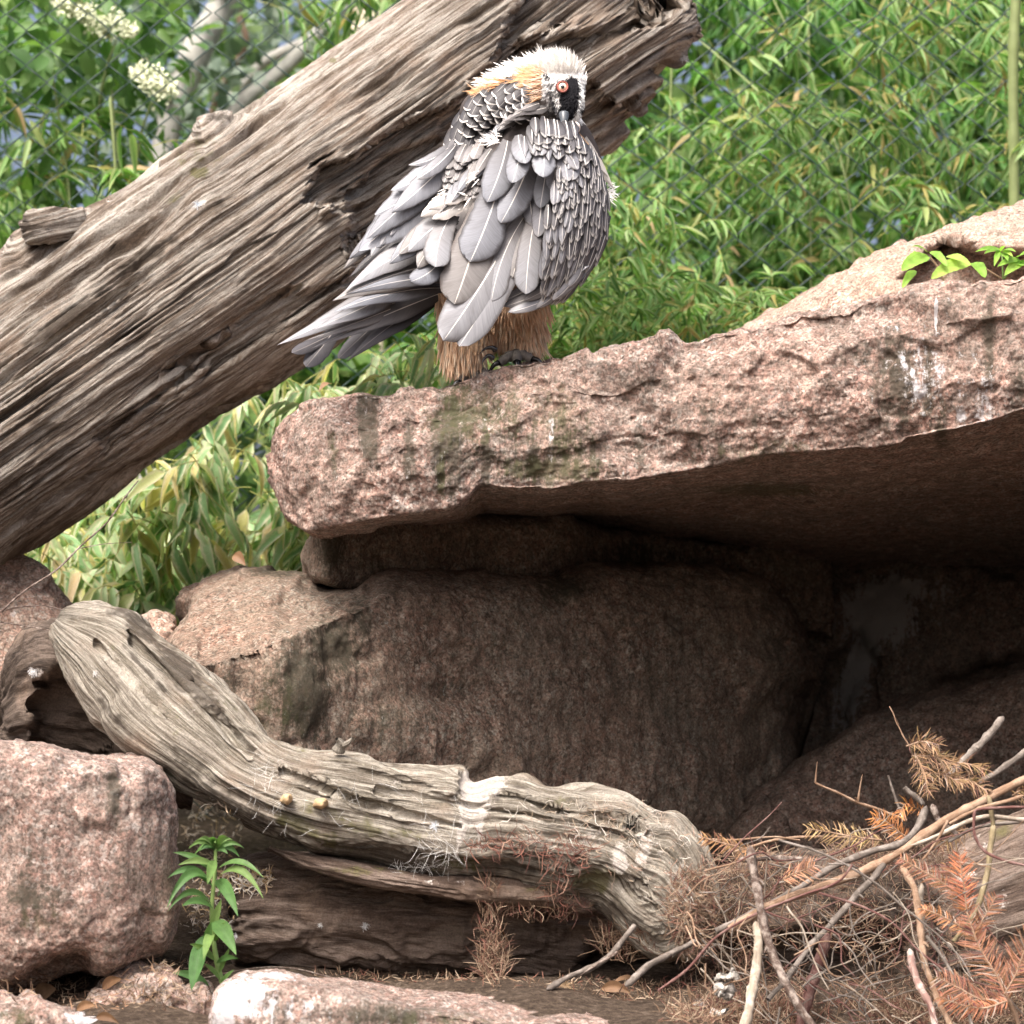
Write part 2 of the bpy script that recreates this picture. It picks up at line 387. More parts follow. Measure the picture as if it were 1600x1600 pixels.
def wood_disp(a=.02, crack=.012, fine=.003, cs=1.6, ct=30, s=0, big=4):
    def f(G, S, T, px, py, N):
        w = fbm(G*1.3+s, 3, s=s)*.003; w2 = fbm(np.stack([S*9, T*9, 0*S+s], -1), 3, s=s+40)*.0015
        T2 = T+w+w2
        n = fbm(np.stack([S*big*.5, T2*big, 0*S+s], -1), 4, s=s+1)
        g = ridge(np.stack([S*cs*1.6, T2*ct*1.5, 0*S+s], -1), 4, .6, s=s+9)
        k = noise(np.stack([S*cs, T2*ct*1.5, 0*S+5+s], -1), s+19); k2 = noise(np.stack([S*cs*3.2, T2*ct*3.6, 0*S+5+s], -1), s+23)
        k3 = noise(np.stack([S*cs*6, T2*ct*8, 0*S+2+s], -1), s+27)
        cr = sm(.36, .22, k)*1.1+sm(.40, .24, k2)*.7+sm(.42, .2, k3)*.32
        patch = sm(.3, .6, noise(G*4+s*2, s+31))
        plate = np.floor(noise(np.stack([S*cs*1.2+noise(np.stack([S*0, T2*ct*6, 0*S], -1), 3)*.9, T2*ct*.7, 0*S+s], -1), s+51)*5)/5
        return a*n+a*.5*(plate-.4)+fine*(g-.5)*2.0-crack*cr*(.4+.6*patch)+.0016*fbm(G*90, 3, s=3)
    return f

# ------------------------------------------------------------------ ground
def terrain():
    x = np.concatenate([-np.geomspace(300, 3, 22), np.linspace(-2.8, 2.8, 110), np.geomspace(3, 300, 22)])
    y = np.concatenate([-np.geomspace(300, 1, 16), np.linspace(.5, 4.2, 10), np.linspace(4.3, 9, 150), np.geomspace(9.3, 500, 30)])
    X, Y = np.meshgrid(x, y, indexing='ij')
    z = .90*sm(4.35, 4.85, Y)+.03*sm(4.9, 5.7, Y)+.14*sm(6, 7.2, Y)+.12*sm(7.5, 9, Y)
    Gp = np.stack([X, Y, 0*X], -1); z = z+sm(3.5, 5, Y)*(fbm(Gp*4, 5)*.03+fbm(Gp*30, 3)*.008)*sm(60, 8, np.abs(X)+np.abs(Y))
    z = z-.16*sm(.36, .55, X)*sm(5.62, 5.25, Y)*sm(3.0, 2.0, X)*sm(4.5, 4.8, Y)
    V = np.stack([X, Y, z], -1).reshape(-1, 3)
    m, t = newmat('earth'); o = nd(t, 'TexCoord').outputs['Object']
    n = nz(t, o, 60, 9, .7); n2 = nz(t, o, 260, 3, .6)
    c = ramp(t, n, [(.3, (.035, .026, .019)), (.5, (.085, .063, .047)), (.68, (.19, .15, .115))]); c = mix(t, .6, c, ramp(t, n2, [(.3, .5), (.7, 1.5)]), 'MULTIPLY')
    finish(t, c, .95, n, .9, .02, .1)
    o = mk('ground', V, grid_faces(len(x), len(y)), m, kind='structure')
    me = o.data
    if me.polygons[0].normal.z < 0: me.flip_normals()
terrain()
# ------------------------------------------------------------------ the overhanging slab
def slab():
    xs = [428, 434, 446, 467, 497, 530, 565, 602, 625, 677, 715, 752, 790, 850, 925, 980, 1022, 1075, 1120, 1187, 1262, 1320, 1367, 1405, 1450, 1525, 1600, 1750, 2000, 2350]
    top = [715, 690, 668, 645, 625, 619, 613, 615, 599, 600, 588, 572, 561, 556, 553, 545, 535, 533, 519, 508, 484, 476, 465, 460, 444, 437, 431, 424, 415, 410]
    bot = [742, 765, 800, 820, 829, 822, 815, 809, 806, 799, 790, 758, 764, 767, 753, 752, 745, 736, 727, 712, 707, 704, 700, 695, 682, 668, 642, 628, 612, 600]
    Yf = [6.25, 6.2, 6.14, 6.06, 5.99, 5.95, 5.93, 5.92, 5.92, 5.92, 5.92, 5.92, 5.91, 5.90, 5.88, 5.87, 5.86, 5.85, 5.84, 5.82, 5.80, 5.79, 5.78, 5.77, 5.76, 5.74, 5.72, 5.68, 5.6, 5.5]
    con = [748, 778, 812, 828, 832, 832, 831, 831, 831, 831, 831, 832, 832, 834, 838, 842, 846, 855, 862, 868, 873, 877, 880, 882, 883, 884, 885, 886, 888, 890]
    Yb = [6.3, 6.35, 6.45, 6.6, 6.8, 7.0, 7.1, 7.3, 7.4, 7.5, 7.6, 7.6, 7.7, 7.8, 7.9, 7.9, 7.9, 7.9, 7.9, 7.9, 7.9, 7.9, 7.9, 7.9, 7.9, 7.9, 7.9, 7.9, 7.9, 7.9]
    K = []
    for x, a, b, y, c, yb in zip(xs, top, bot, Yf, con, Yb):
        A = P(x, a, y+.05); B = P(x, b, y+.015); U = P(x, c, yb); X = B[0]
        Fm = (A+B)/2; Fm[1] = y
        back = P(x, c, yb); zb = back[2]
        K.append([[X, yb+.25, zb+.05], [X, yb+.2, A[2]-.03], [X, y+.5, A[2]+.012], A, [X, y, A[2]*.72+B[2]*.28], [X, y-.01, A[2]*.3+B[2]*.7], B, [X, y+.3, (B[2]*.8+zb*.2)], [X, yb, zb], [X, yb+.25, zb+.0]])
    K = np.array(K)
    cnt = [4, 16, 60, 50, 60, 40, 26, 60, 6]
    nu = 560; q = np.concatenate([np.linspace(428, 1610, 520), np.linspace(1640, 2350, 40)])
    Kq = hinterp(np.array(xs, float), K.reshape(len(xs), -1), q).reshape(nu, 10, 3)
    cols = []
    for i, n in enumerate(cnt):
        for k in range(n):
            f = k/n; cols.append(Kq[:, i]*(1-f)+Kq[:, i+1]*f)
    cols.append(Kq[:, 0]); G = np.stack(cols, 1)
    for _ in range(3):
        G[:, 1:-1] = G[:, 1:-1]*.5+(G[:, 2:]+G[:, :-2])*.25
    G[:, -1] = G[:, 0]
    rd = rock_disp(.014, .007, 6, 3, .014)
    def disp(G, S, T, px, py, N):
        h = rd(G, S, T, px, py, N)
        under = sm(-.3, -.8, N[..., 2]); h = h*(1-.6*under)
        # chipped lower edge and the scooped face right of the bird
        d = sdpoly(px, py, [(905, 590), (960, 690), (1000, 740), (1090, 725), (1010, 640), (960, 590)]); h = h-.022*sm(25, -10, d)*(1-under)
        d = sdpoly(px, py, [(470, 640), (600, 625), (575, 700), (520, 760), (500, 690)]); h = h-.012*sm(12, -8, d)*(1-under)
        return h
    paint = [(575, 665, 18, 80, 0, 1.1), (640, 700, 14, 80, 0, .7), (700, 690, 40, 100, 0, .9), (760, 720, 16, 60, 0, .9), (830, 720, 20, 60, 0, .8), (1000, 700, 20, 60, 0, .5), (1180, 650, 16, 70, 0, .5), (1390, 600, 30, 110, 0, .8), (1450, 580, 14, 90, 0, .8), (780, 700, 70, 80, 0, .55), (900, 700, 60, 60, 0, .6), (500, 720, 60, 90, 0, .3), (1100, 690, 80, 60, 0, .38), (1250, 640, 80, 60, 0, .3), (730, 650, 80, 60, 2, .7), (870, 660, 70, 80, 2, .5), (800, 640, 22, 60, 2, .6), (860, 735, 90, 25, 2, .9), (880, 700, 50, 50, 2, .6), (1110, 640, 50, 35, 0, .45),
             (690, 750, 12, 40, 2, .8), (1160, 710, 90, 16, 2, .5), (1400, 590, 42, 95, 0, .95), (1470, 670, 14, 40, 0, .8), (1545, 530, 14, 90, 0, .9), (1340, 560, 60, 50, 0, .45), (1590, 600, 20, 60, 0, .7), (1230, 700, 60, 22, 2, .5),
             (480, 650, 14, 40, 0, .5), (520, 700, 20, 40, 2, .45), (1020, 600, 30, 30, 0, .4), (1440, 580, 70, 80, 1, .34), (1520, 620, 60, 60, 1, .34), (1500, 560, 110, 120, 0, .35), (1470, 640, 90, 50, 2, .4), (1462, 490, 3, 26, 1, 1.2), (860, 690, 6, 60, 1, .3), (1290, 480, 40, 20, 0, .4),
             (1500, 480, 60, 30, 0, .35), (1200, 765, 110, 14, 2, .8), (690, 600, 60, 14, 0, .7), (730, 540, 5, 30, 1, .3)]
    surf('overhanging_rock', G, M['granite'], disp, paint, label='long pink granite slab on which the vulture perches, jutting left over a dark hollow', cat='rock', kind='thing')
slab()

# ------------------------------------------------------------------ boulders
def rock(name, st, mat, label, seed, nu=200, nv=150, e=.6, a=.02, sc=6, fine=.004, facet=.02, ysc=1., feats=(), paint=None, cat='rock', group=None):
    return pxloft(name, st, M[mat], nu, nv, e, rock_disp(a, fine, sc, seed, facet, ysc), paint, feats, label=label, cat=cat, group=group, kind='thing')
rock('boulder', [(1085, 570, 1085, 600, 7.0, .1, .1), (1130, 532, 1120, 620, 6.95, .25, .3), (1187, 502, 1180, 620, 6.9, .38, .4), (1262, 460, 1260, 620, 6.9, .45, .5), (1320, 426, 1320, 620, 6.9, .5, .5), (1400, 384, 1400, 600, 6.9, .5, .5),
     (1470, 366, 1470, 600, 6.9, .5, .5), (1530, 345, 1530, 600, 6.9, .5, .5), (1600, 320, 1600, 600, 6.9, .5, .5), (1750, 290, 1750, 600, 6.9, .5, .5), (1950, 330, 1950, 600, 6.9, .3, .3), (2050, 420, 2050, 560, 6.9, .1, .1)],
     'granite_pale', 'sunlit pale pink boulder behind the slab top, with a dark crevice and seedlings', 21, 260, 200, .7, .012, facet=.01,
     feats=[([(1438, 400), (1475, 382), (1505, 384), (1540, 392), (1640, 396), (1700, 470), (1430, 470), (1410, 440)], .22, 7, 6)],
     paint=[(1480, 400, 50, 10, 0, .6), (1350, 440, 40, 14, 0, .35), (1560, 365, 30, 8, 0, .5)])
ridge_poly = [(0, 1050), (330, 1032), (480, 985), (600, 935), (700, 905), (860, 850), (900, 500), (0, 500)]
rock('boulder', [(250, 1000, 250, 1020, 6.3, .1, .2), (268, 978, 262, 1090, 6.25, .22, .3), (300, 925, 300, 1180, 6.25, .30, .4), (345, 897, 345, 1230, 6.27, .33, .4), (375, 884, 375, 1250, 6.3, .35, .4), (430, 879, 430, 1300, 6.33, .36, .4), (480, 878, 480, 1320, 6.38, .36, .4),
     (520, 888, 520, 1340, 6.45, .36, .4), (600, 896, 600, 1350, 6.55, .36, .4), (740, 903, 740, 1370, 6.75, .36, .4), (880, 890, 880, 1380, 6.95, .36, .4), (1000, 880, 1000, 1380, 7.15, .36, .4), (1130, 885, 1110, 1370, 7.4, .36, .4), (1210, 920, 1170, 1350, 7.55, .34, .3), (1255, 990, 1205, 1320, 7.65, .3, .3), (1275, 1060, 1215, 1290, 7.75, .2, .2), (1280, 1090, 1225, 1270, 7.85, .1, .1)],
     'granite_shaded', 'big brown boulder under the slab, pink lit top on its left and green black stain', 32, 460, 320, .5, .016, 6, facet=.014, ysc=.3,
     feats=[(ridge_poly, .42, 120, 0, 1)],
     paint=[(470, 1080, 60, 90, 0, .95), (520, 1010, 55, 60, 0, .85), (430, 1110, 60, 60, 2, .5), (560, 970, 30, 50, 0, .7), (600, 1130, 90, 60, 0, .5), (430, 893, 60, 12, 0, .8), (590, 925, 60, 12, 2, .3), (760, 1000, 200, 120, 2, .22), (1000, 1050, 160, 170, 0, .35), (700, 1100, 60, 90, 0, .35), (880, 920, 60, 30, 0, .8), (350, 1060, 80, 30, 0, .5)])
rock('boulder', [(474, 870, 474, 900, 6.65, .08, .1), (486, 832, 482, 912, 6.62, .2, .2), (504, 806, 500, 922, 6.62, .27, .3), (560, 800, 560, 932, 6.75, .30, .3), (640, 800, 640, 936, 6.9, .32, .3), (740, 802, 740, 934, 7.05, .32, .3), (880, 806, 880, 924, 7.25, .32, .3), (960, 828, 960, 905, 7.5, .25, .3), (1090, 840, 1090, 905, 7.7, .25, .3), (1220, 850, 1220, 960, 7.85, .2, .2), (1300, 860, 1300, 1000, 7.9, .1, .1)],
     'granite_shaded', 'flat dark wedge stone squeezed between the slab and the big brown boulder', 44, 300, 110, .35, .010, 8, facet=.008, ysc=.4,
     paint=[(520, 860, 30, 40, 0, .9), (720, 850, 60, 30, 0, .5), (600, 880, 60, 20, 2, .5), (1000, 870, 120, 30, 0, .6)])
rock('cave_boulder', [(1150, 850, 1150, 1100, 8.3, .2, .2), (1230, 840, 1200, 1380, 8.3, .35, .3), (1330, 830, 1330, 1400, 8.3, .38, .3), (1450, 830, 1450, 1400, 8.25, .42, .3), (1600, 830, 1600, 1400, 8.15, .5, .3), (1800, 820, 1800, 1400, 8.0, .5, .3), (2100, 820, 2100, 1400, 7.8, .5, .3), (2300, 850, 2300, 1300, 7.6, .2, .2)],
     'cave_shade', 'black shadowed rock deep at the back of the hollow with a pale starry stain', 51, 200, 150, .5, .05, 3.5, facet=.03,
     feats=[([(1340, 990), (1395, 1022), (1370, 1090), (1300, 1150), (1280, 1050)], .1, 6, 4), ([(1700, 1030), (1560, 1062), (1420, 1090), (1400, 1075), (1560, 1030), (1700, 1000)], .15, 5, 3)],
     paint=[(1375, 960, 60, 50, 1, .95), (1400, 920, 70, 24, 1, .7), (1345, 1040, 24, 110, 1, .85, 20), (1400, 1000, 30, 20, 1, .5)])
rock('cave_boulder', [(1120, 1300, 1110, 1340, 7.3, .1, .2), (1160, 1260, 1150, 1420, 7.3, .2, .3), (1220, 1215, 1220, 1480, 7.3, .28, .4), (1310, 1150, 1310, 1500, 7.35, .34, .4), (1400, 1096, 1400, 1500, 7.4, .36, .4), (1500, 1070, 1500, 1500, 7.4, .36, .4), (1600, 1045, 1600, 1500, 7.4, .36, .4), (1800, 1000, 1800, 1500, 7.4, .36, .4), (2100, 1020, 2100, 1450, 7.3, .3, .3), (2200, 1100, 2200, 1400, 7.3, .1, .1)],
     'cave_shade', 'dim grey brown rock sloping up to the right behind the twig pile', 63, 220, 140, .7, .035, 4, facet=.02,
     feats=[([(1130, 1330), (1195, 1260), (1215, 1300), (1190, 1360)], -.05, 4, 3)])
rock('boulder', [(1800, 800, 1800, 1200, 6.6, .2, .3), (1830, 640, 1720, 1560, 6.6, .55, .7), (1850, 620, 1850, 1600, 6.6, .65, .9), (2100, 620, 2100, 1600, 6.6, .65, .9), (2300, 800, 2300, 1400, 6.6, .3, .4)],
     'granite_shaded', 'upright unseen boulder added under the right end of the slab to darken the hollow', 121, 60, 60, .5, .03, 5)
# boulder above: added out of frame to keep the hollow dark on the right
rock('boulder', [(-300, 1180, -300, 1400, 5.6, .1, .1), (-250, 1165, -250, 1560, 5.6, .3, .3), (-100, 1152, -100, 1562, 5.58, .38, .4), (0, 1158, 0, 1556, 5.56, .38, .4), (60, 1160, 60, 1530, 5.55, .38, .4), (120, 1178, 120, 1512, 5.55, .37, .4), (170, 1187, 165, 1520, 5.55, .36, .4), (220, 1190, 215, 1495, 5.55, .33, .35), (250, 1208, 246, 1485, 5.55, .28, .3), (270, 1240, 266, 1450, 5.55, .2, .25), (277, 1290, 277, 1380, 5.55, .1, .15)],
     'granite', 'large rough pink granite boulder beside the green weed, red brown stain on top', 72, 300, 260, .34, .014, 7, facet=.009,
     paint=[(175, 1240, 14, 50, 0, .9), (50, 1400, 60, 30, 0, .8), (60, 1440, 50, 25, 2, .55), (190, 1380, 40, 30, 0, .45), (60, 1300, 50, 40, 0, .3), (170, 1490, 90, 16, 0, .4)])
rock('boulder', [(-300, 900, -300, 1200, 7.0, .1, .1), (-200, 860, -200, 1260, 6.95, .3, .3), (0, 864, 0, 1260, 6.9, .35, .3), (32, 872, 32, 1260, 6.9, .35, .3), (62, 897, 62, 1250, 6.9, .33, .3), (90, 935, 90, 1240, 6.9, .3, .3), (108, 965, 104, 1220, 6.9, .22, .2), (118, 1010, 114, 1180, 6.9, .1, .1)],
     'granite_pale', 'pale sandy pink boulder at the left edge below the great log', 83, 200, 180, .6, .02, 5, paint=[(40, 1080, 30, 60, 0, .6), (20, 960, 30, 20, 1, .2)])
rock('stone', [(212, 985, 212, 1000, 6.6, .05, .05), (228, 966, 228, 1020, 6.6, .1, .1), (250, 962, 250, 1030, 6.6, .12, .1), (272, 968, 270, 1030, 6.6, .1, .1), (284, 985, 282, 1010, 6.6, .05, .05)],
     'granite_pale', 'small pale grey stone just behind the top of the driftwood', 90, 60, 60, .7, .01, 12)
f_ridge = [(300, 1560), (345, 1545), (430, 1532), (520, 1552), (640, 1578), (800, 1598), (1100, 1640), (1300, 1640), (1300, 1100), (100, 1100), (100, 1560)]
rock('boulder', [(312, 1640, 312, 1700, 5.15, .05, .1), (326, 1590, 320, 1760, 5.12, .14, .2), (342, 1540, 340, 1780, 5.12, .18, .22), (375, 1521, 375, 1780, 5.12, .2, .25), (430, 1517, 430, 1780, 5.12, .2, .25), (480, 1529, 480, 1780, 5.12, .2, .25), (560, 1531, 560, 1780, 5.12, .2, .25), (620, 1540, 620, 1780, 5.12, .2, .25), (700, 1546, 700, 1780, 5.12, .2, .25), (800, 1553, 800, 1780, 5.12, .2, .25), (900, 1567, 900, 1780, 5.12, .19, .25), (1000, 1588, 1000, 1780, 5.12, .17, .2), (1080, 1610, 1080, 1780, 5.12, .12, .2), (1120, 1640, 1120, 1750, 5.12, .05, .1)],
     'granite', 'flat topped pink boulder at the bottom, streaked with white droppings on its left', 97, 320, 200, .5, .008, 7, facet=.006, feats=[(f_ridge, .45, 55, 0, 1)],
     paint=[(380, 1560, 50, 40, 1, .75), (350, 1590, 20, 60, 1, .8), (430, 1525, 60, 8, 1, .55), (470, 1570, 40, 30, 1, .35), (600, 1585, 120, 22, 0, .75), (700, 1592, 120, 14, 2, .5), (440, 1580, 30, 30, 0, .5), (880, 1590, 80, 12, 0, .4)])
rock('stone', [(-150, 1590, -150, 1680, 5.1, .08, .1), (-60, 1566, -60, 1700, 5.1, .12, .15), (20, 1560, 20, 1700, 5.1, .13, .15), (80, 1566, 80, 1700, 5.1, .13, .15), (130, 1580, 130, 1700, 5.1, .12, .12), (172, 1604, 168, 1680, 5.1, .06, .1)],
     'granite', 'low pink stone in the bottom left corner with a dropping splashed edge', 103, 120, 110, .6, .012, 9, paint=[(140, 1590, 40, 12, 1, .8), (30, 1590, 50, 20, 2, .6), (30, 1580, 50, 14, 0, .5)])
rock('stone', [(120, 1575, 120, 1600, 5.30, .05, .06), (150, 1548, 146, 1640, 5.30, .09, .1), (230, 1524, 230, 1660, 5.28, .1, .12), (280, 1528, 280, 1660, 5.28, .1, .12), (320, 1534, 320, 1660, 5.28, .1, .1), (338, 1560, 338, 1640, 5.28, .05, .06)],
     'granite', 'low flat reddish stone at the foot of the green weed', 107, 90, 90, .6, .01, 10, paint=[(250, 1560, 30, 20, 0, .6), (200, 1540, 60, 8, 0, .6)])
rock('stone', [(1385, 1500, 1385, 1560, 5.9, .1, .1), (1420, 1420, 1420, 1700, 6.0, .25, .3), (1700, 1380, 1700, 1700, 6.0, .3, .3), (2000, 1400, 2000, 1650, 6.0, .2, .2)],
     'granite_shaded', 'dark stone hidden low behind the twigs at the right edge', 113, 60, 60, .6, .02, 6)

# ------------------------------------------------------------------ logs
clefts = [([(786, 52), (772, 82), (735, 120), (705, 160), (662, 178), (620, 200), (560, 225), (500, 262), (485, 310), (545, 345), (600, 420), (700, 400), (900, 300), (1130, 120), (1130, 20), (1062, 0), (900, -60), (830, -40)], .085, 6, 12),
          ([(541, 300), (544, 350), (547, 430), (535, 452), (640, 480), (760, 400), (760, 150), (690, 190), (690, 215), (600, 245), (560, 290)], .05, 6, 8),
          ([(500, 318), (585, 300), (700, 215), (690, 260), (560, 330), (500, 340)], -.035, 9, 8),
          ([(820, 60), (1000, 18), (1098, 18), (1092, 60), (1040, 110), (1025, 150), (960, 170), (900, 120)], -.05, 12, 10),
          ([(800, 72), (905, 55), (1000, 15), (1010, 28), (915, 80), (850, 110), (800, 130)], .05, 8, 6),
          ([(420, 470), (545, 430), (480, 480), (300, 600), (160, 690), (150, 680)], .03, 9, 10)]
logd = wood_disp(.014, .026, .006, 1.0, 24, 1)
pxloft('great_log', [(-420, 560, -330, 1010, 6.62, .28, .3), (-400, 540, -300, 1030, 6.62, .33, .35), (-200, 470, -110, 965, 6.65, .35, .36), (-60, 425, 0, 885, 6.68, .34, .35), (-5, 398, 60, 855, 6.69, .34, .35), (22, 362, 120, 817, 6.70, .34, .35), (75, 338, 165, 785, 6.71, .33, .34), (128, 322, 215, 748, 6.72, .33, .34), (165, 303, 262, 715, 6.73, .32, .33), (205, 279, 305, 688, 6.74, .32, .33), (250, 240, 350, 655, 6.75, .31, .33), (292, 208, 400, 624, 6.76, .31, .33), (306, 180, 425, 608, 6.77, .31, .33),
       (345, 170, 470, 577, 6.78, .31, .33), (385, 163, 520, 545, 6.80, .31, .33), (430, 136, 560, 512, 6.81, .31, .33), (500, 90, 640, 455, 6.84, .31, .33), (560, 50, 700, 410, 6.86, .30, .33), (620, 9, 770, 355, 6.88, .29, .32), (700, -50, 850, 300, 6.92, .28, .32), (800, -110, 925, 245, 6.96, .26, .3), (880, -120, 955, 236, 6.98, .24, .28), (940, -90, 1000, 182, 7.0, .22, .26), (990, -50, 1030, 140, 7.02, .2, .24), (1030, -28, 1045, 108, 7.04, .18, .22), (1062, -8, 1078, 78, 7.05, .14, .18), (1086, 8, 1096, 46, 7.06, .07, .1)],
       M['log'], 820, 600, 1.0, logd, paint=[(310, 235, 60, 45, 2, .5), (310, 270, 18, 10, 2, 1.3), (270, 310, 30, 20, 2, .5), (345, 185, 30, 14, 0, .8), (230, 400, 70, 12, 0, 1.1, -33), (100, 500, 90, 16, 0, 1.0, -35), (60, 400, 120, 30, 1, .22, -35), (90, 470, 70, 22, 1, .3, -33), (315, 318, 12, 5, 1, 1.0, -20), (345, 320, 20, 16, 0, .7), (720, 150, 60, 12, 0, .9, -35), (520, 95, 8, 6, 2, 1.2), (150, 330, 160, 25, 1, .2, -35),
                                             (430, 600, 200, 30, 0, .55, -35), (200, 760, 200, 30, 0, .55, -33), (900, 160, 60, 30, 2, .35), (985, 80, 80, 25, 1, .25, -35), (620, 60, 90, 30, 2, .25, -35), (500, 180, 160, 40, 2, .25, -35), (200, 640, 70, 6, 0, .8, -33), (170, 560, 130, 10, 0, .5, -33), (400, 440, 130, 10, 0, .5, -33)],
       feats=clefts, grain=math.radians(-34.5), knots=[(345, 175, 60, -.006), (310, 318, 40, .008), (500, 320, 60, .01)], label='huge weathered grey trunk slanting up to the right behind the vulture', cat='log', kind='thing')
def bark_plates(G, S, T, px, py, N):
    r = ridge(np.stack([S*5, T*22, 0*S], -1)+fbm(G*6, 2)[..., None]*1.2, 4, .55, 3)
    return .020*(r-.55)*2+.01*fbm(G*8, 4, s=5)+.003*fbm(G*50, 3, s=8)
pxloft('fallen_log', [(362, 1400, 362, 1470, 5.98, .1, .1), (372, 1350, 372, 1508, 5.98, .2, .2), (450, 1338, 450, 1526, 5.98, .24, .2), (600, 1350, 600, 1534, 5.98, .24, .2), (800, 1360, 800, 1546, 5.98, .24, .2), (950, 1372, 950, 1560, 5.98, .22, .2), (1080, 1378, 1080, 1575, 6.0, .22, .2), (1200, 1376, 1200, 1592, 6.0, .24, .2), (1330, 1380, 1330, 1606, 6.0, .24, .2), (1460, 1400, 1460, 1620, 6.0, .22, .2), (1560, 1440, 1560, 1630, 6.0, .12, .1)],
       M['bark'], 420, 170, .8, bark_plates, paint=[(800, 1360, 300, 20, 1, .22), (600, 1380, 120, 22, 1, .2), (1000, 1500, 60, 40, 0, 1)], label='dark thick barked log lying low beneath the pale driftwood', cat='log', kind='thing',
       feats=[([(915, 1470), (1060, 1465), (1080, 1540), (940, 1560), (900, 1520)], .1, 12, 8)])
pxloft('leaning_log', [(1345, 1500, 1350, 1560, 5.95, .06, .1), (1362, 1420, 1385, 1620, 5.93, .14, .15), (1430, 1350, 1480, 1670, 5.9, .2, .2), (1520, 1300, 1570, 1680, 5.88, .24, .2), (1620, 1255, 1660, 1660, 5.85, .24, .2), (1780, 1200, 1820, 1600, 5.82, .22, .2), (1900, 1240, 1920, 1500, 5.8, .1, .1)],
       M['bark'], 220, 170, .9, wood_disp(.02, .014, .003, 2, 22, 8), paint=[(1540, 1320, 40, 20, 1, .4, -30), (1510, 1370, 30, 10, 1, .5, -30), (1560, 1300, 30, 14, 2, .9, -30), (1540, 1420, 60, 30, 1, .3, -30)], label='grey fissured log end rising to the right under the orange conifer twigs', cat='log', kind='thing')
pxloft('rotten_stump', [(4, 1110, 4, 1160, 6.2, .05, .1), (14, 1030, 12, 1185, 6.18, .16, .15), (38, 988, 36, 1190, 6.15, .2, .2), (80, 972, 80, 1200, 6.12, .22, .2), (130, 985, 130, 1210, 6.12, .22, .2), (190, 1040, 190, 1230, 6.12, .2, .2), (260, 1130, 260, 1250, 6.12, .15, .15), (300, 1180, 300, 1260, 6.12, .1, .1)],
       M['rotten'], 130, 130, .8, bark_plates, paint=[(60, 1050, 14, 8, 1, .6)], feats=[([(70, 1060), (110, 1040), (160, 1090), (200, 1180), (60, 1180), (50, 1110)], .14, 12, 8)], label='black crumbling stump under the upper end of the pale driftwood', cat='stump', kind='thing')
_dd = wood_disp(.015, .010, .0012, 1.8, 30, 4)
def drift_disp(G, S, T, px, py, N):
    h = _dd(G, S, T, px, py, N); e_ = sm(930, 1090, px)
    return h+e_*(.016*(ridge(np.stack([S*4, T*26, 0*S], -1), 3, s=5)-.5)*2)+.022*facets(G, 6, 3)+sm(700, 850, px)*(1-e_)*.003*np.sin(T*160+S*6)*sm(-.02, .08, T)
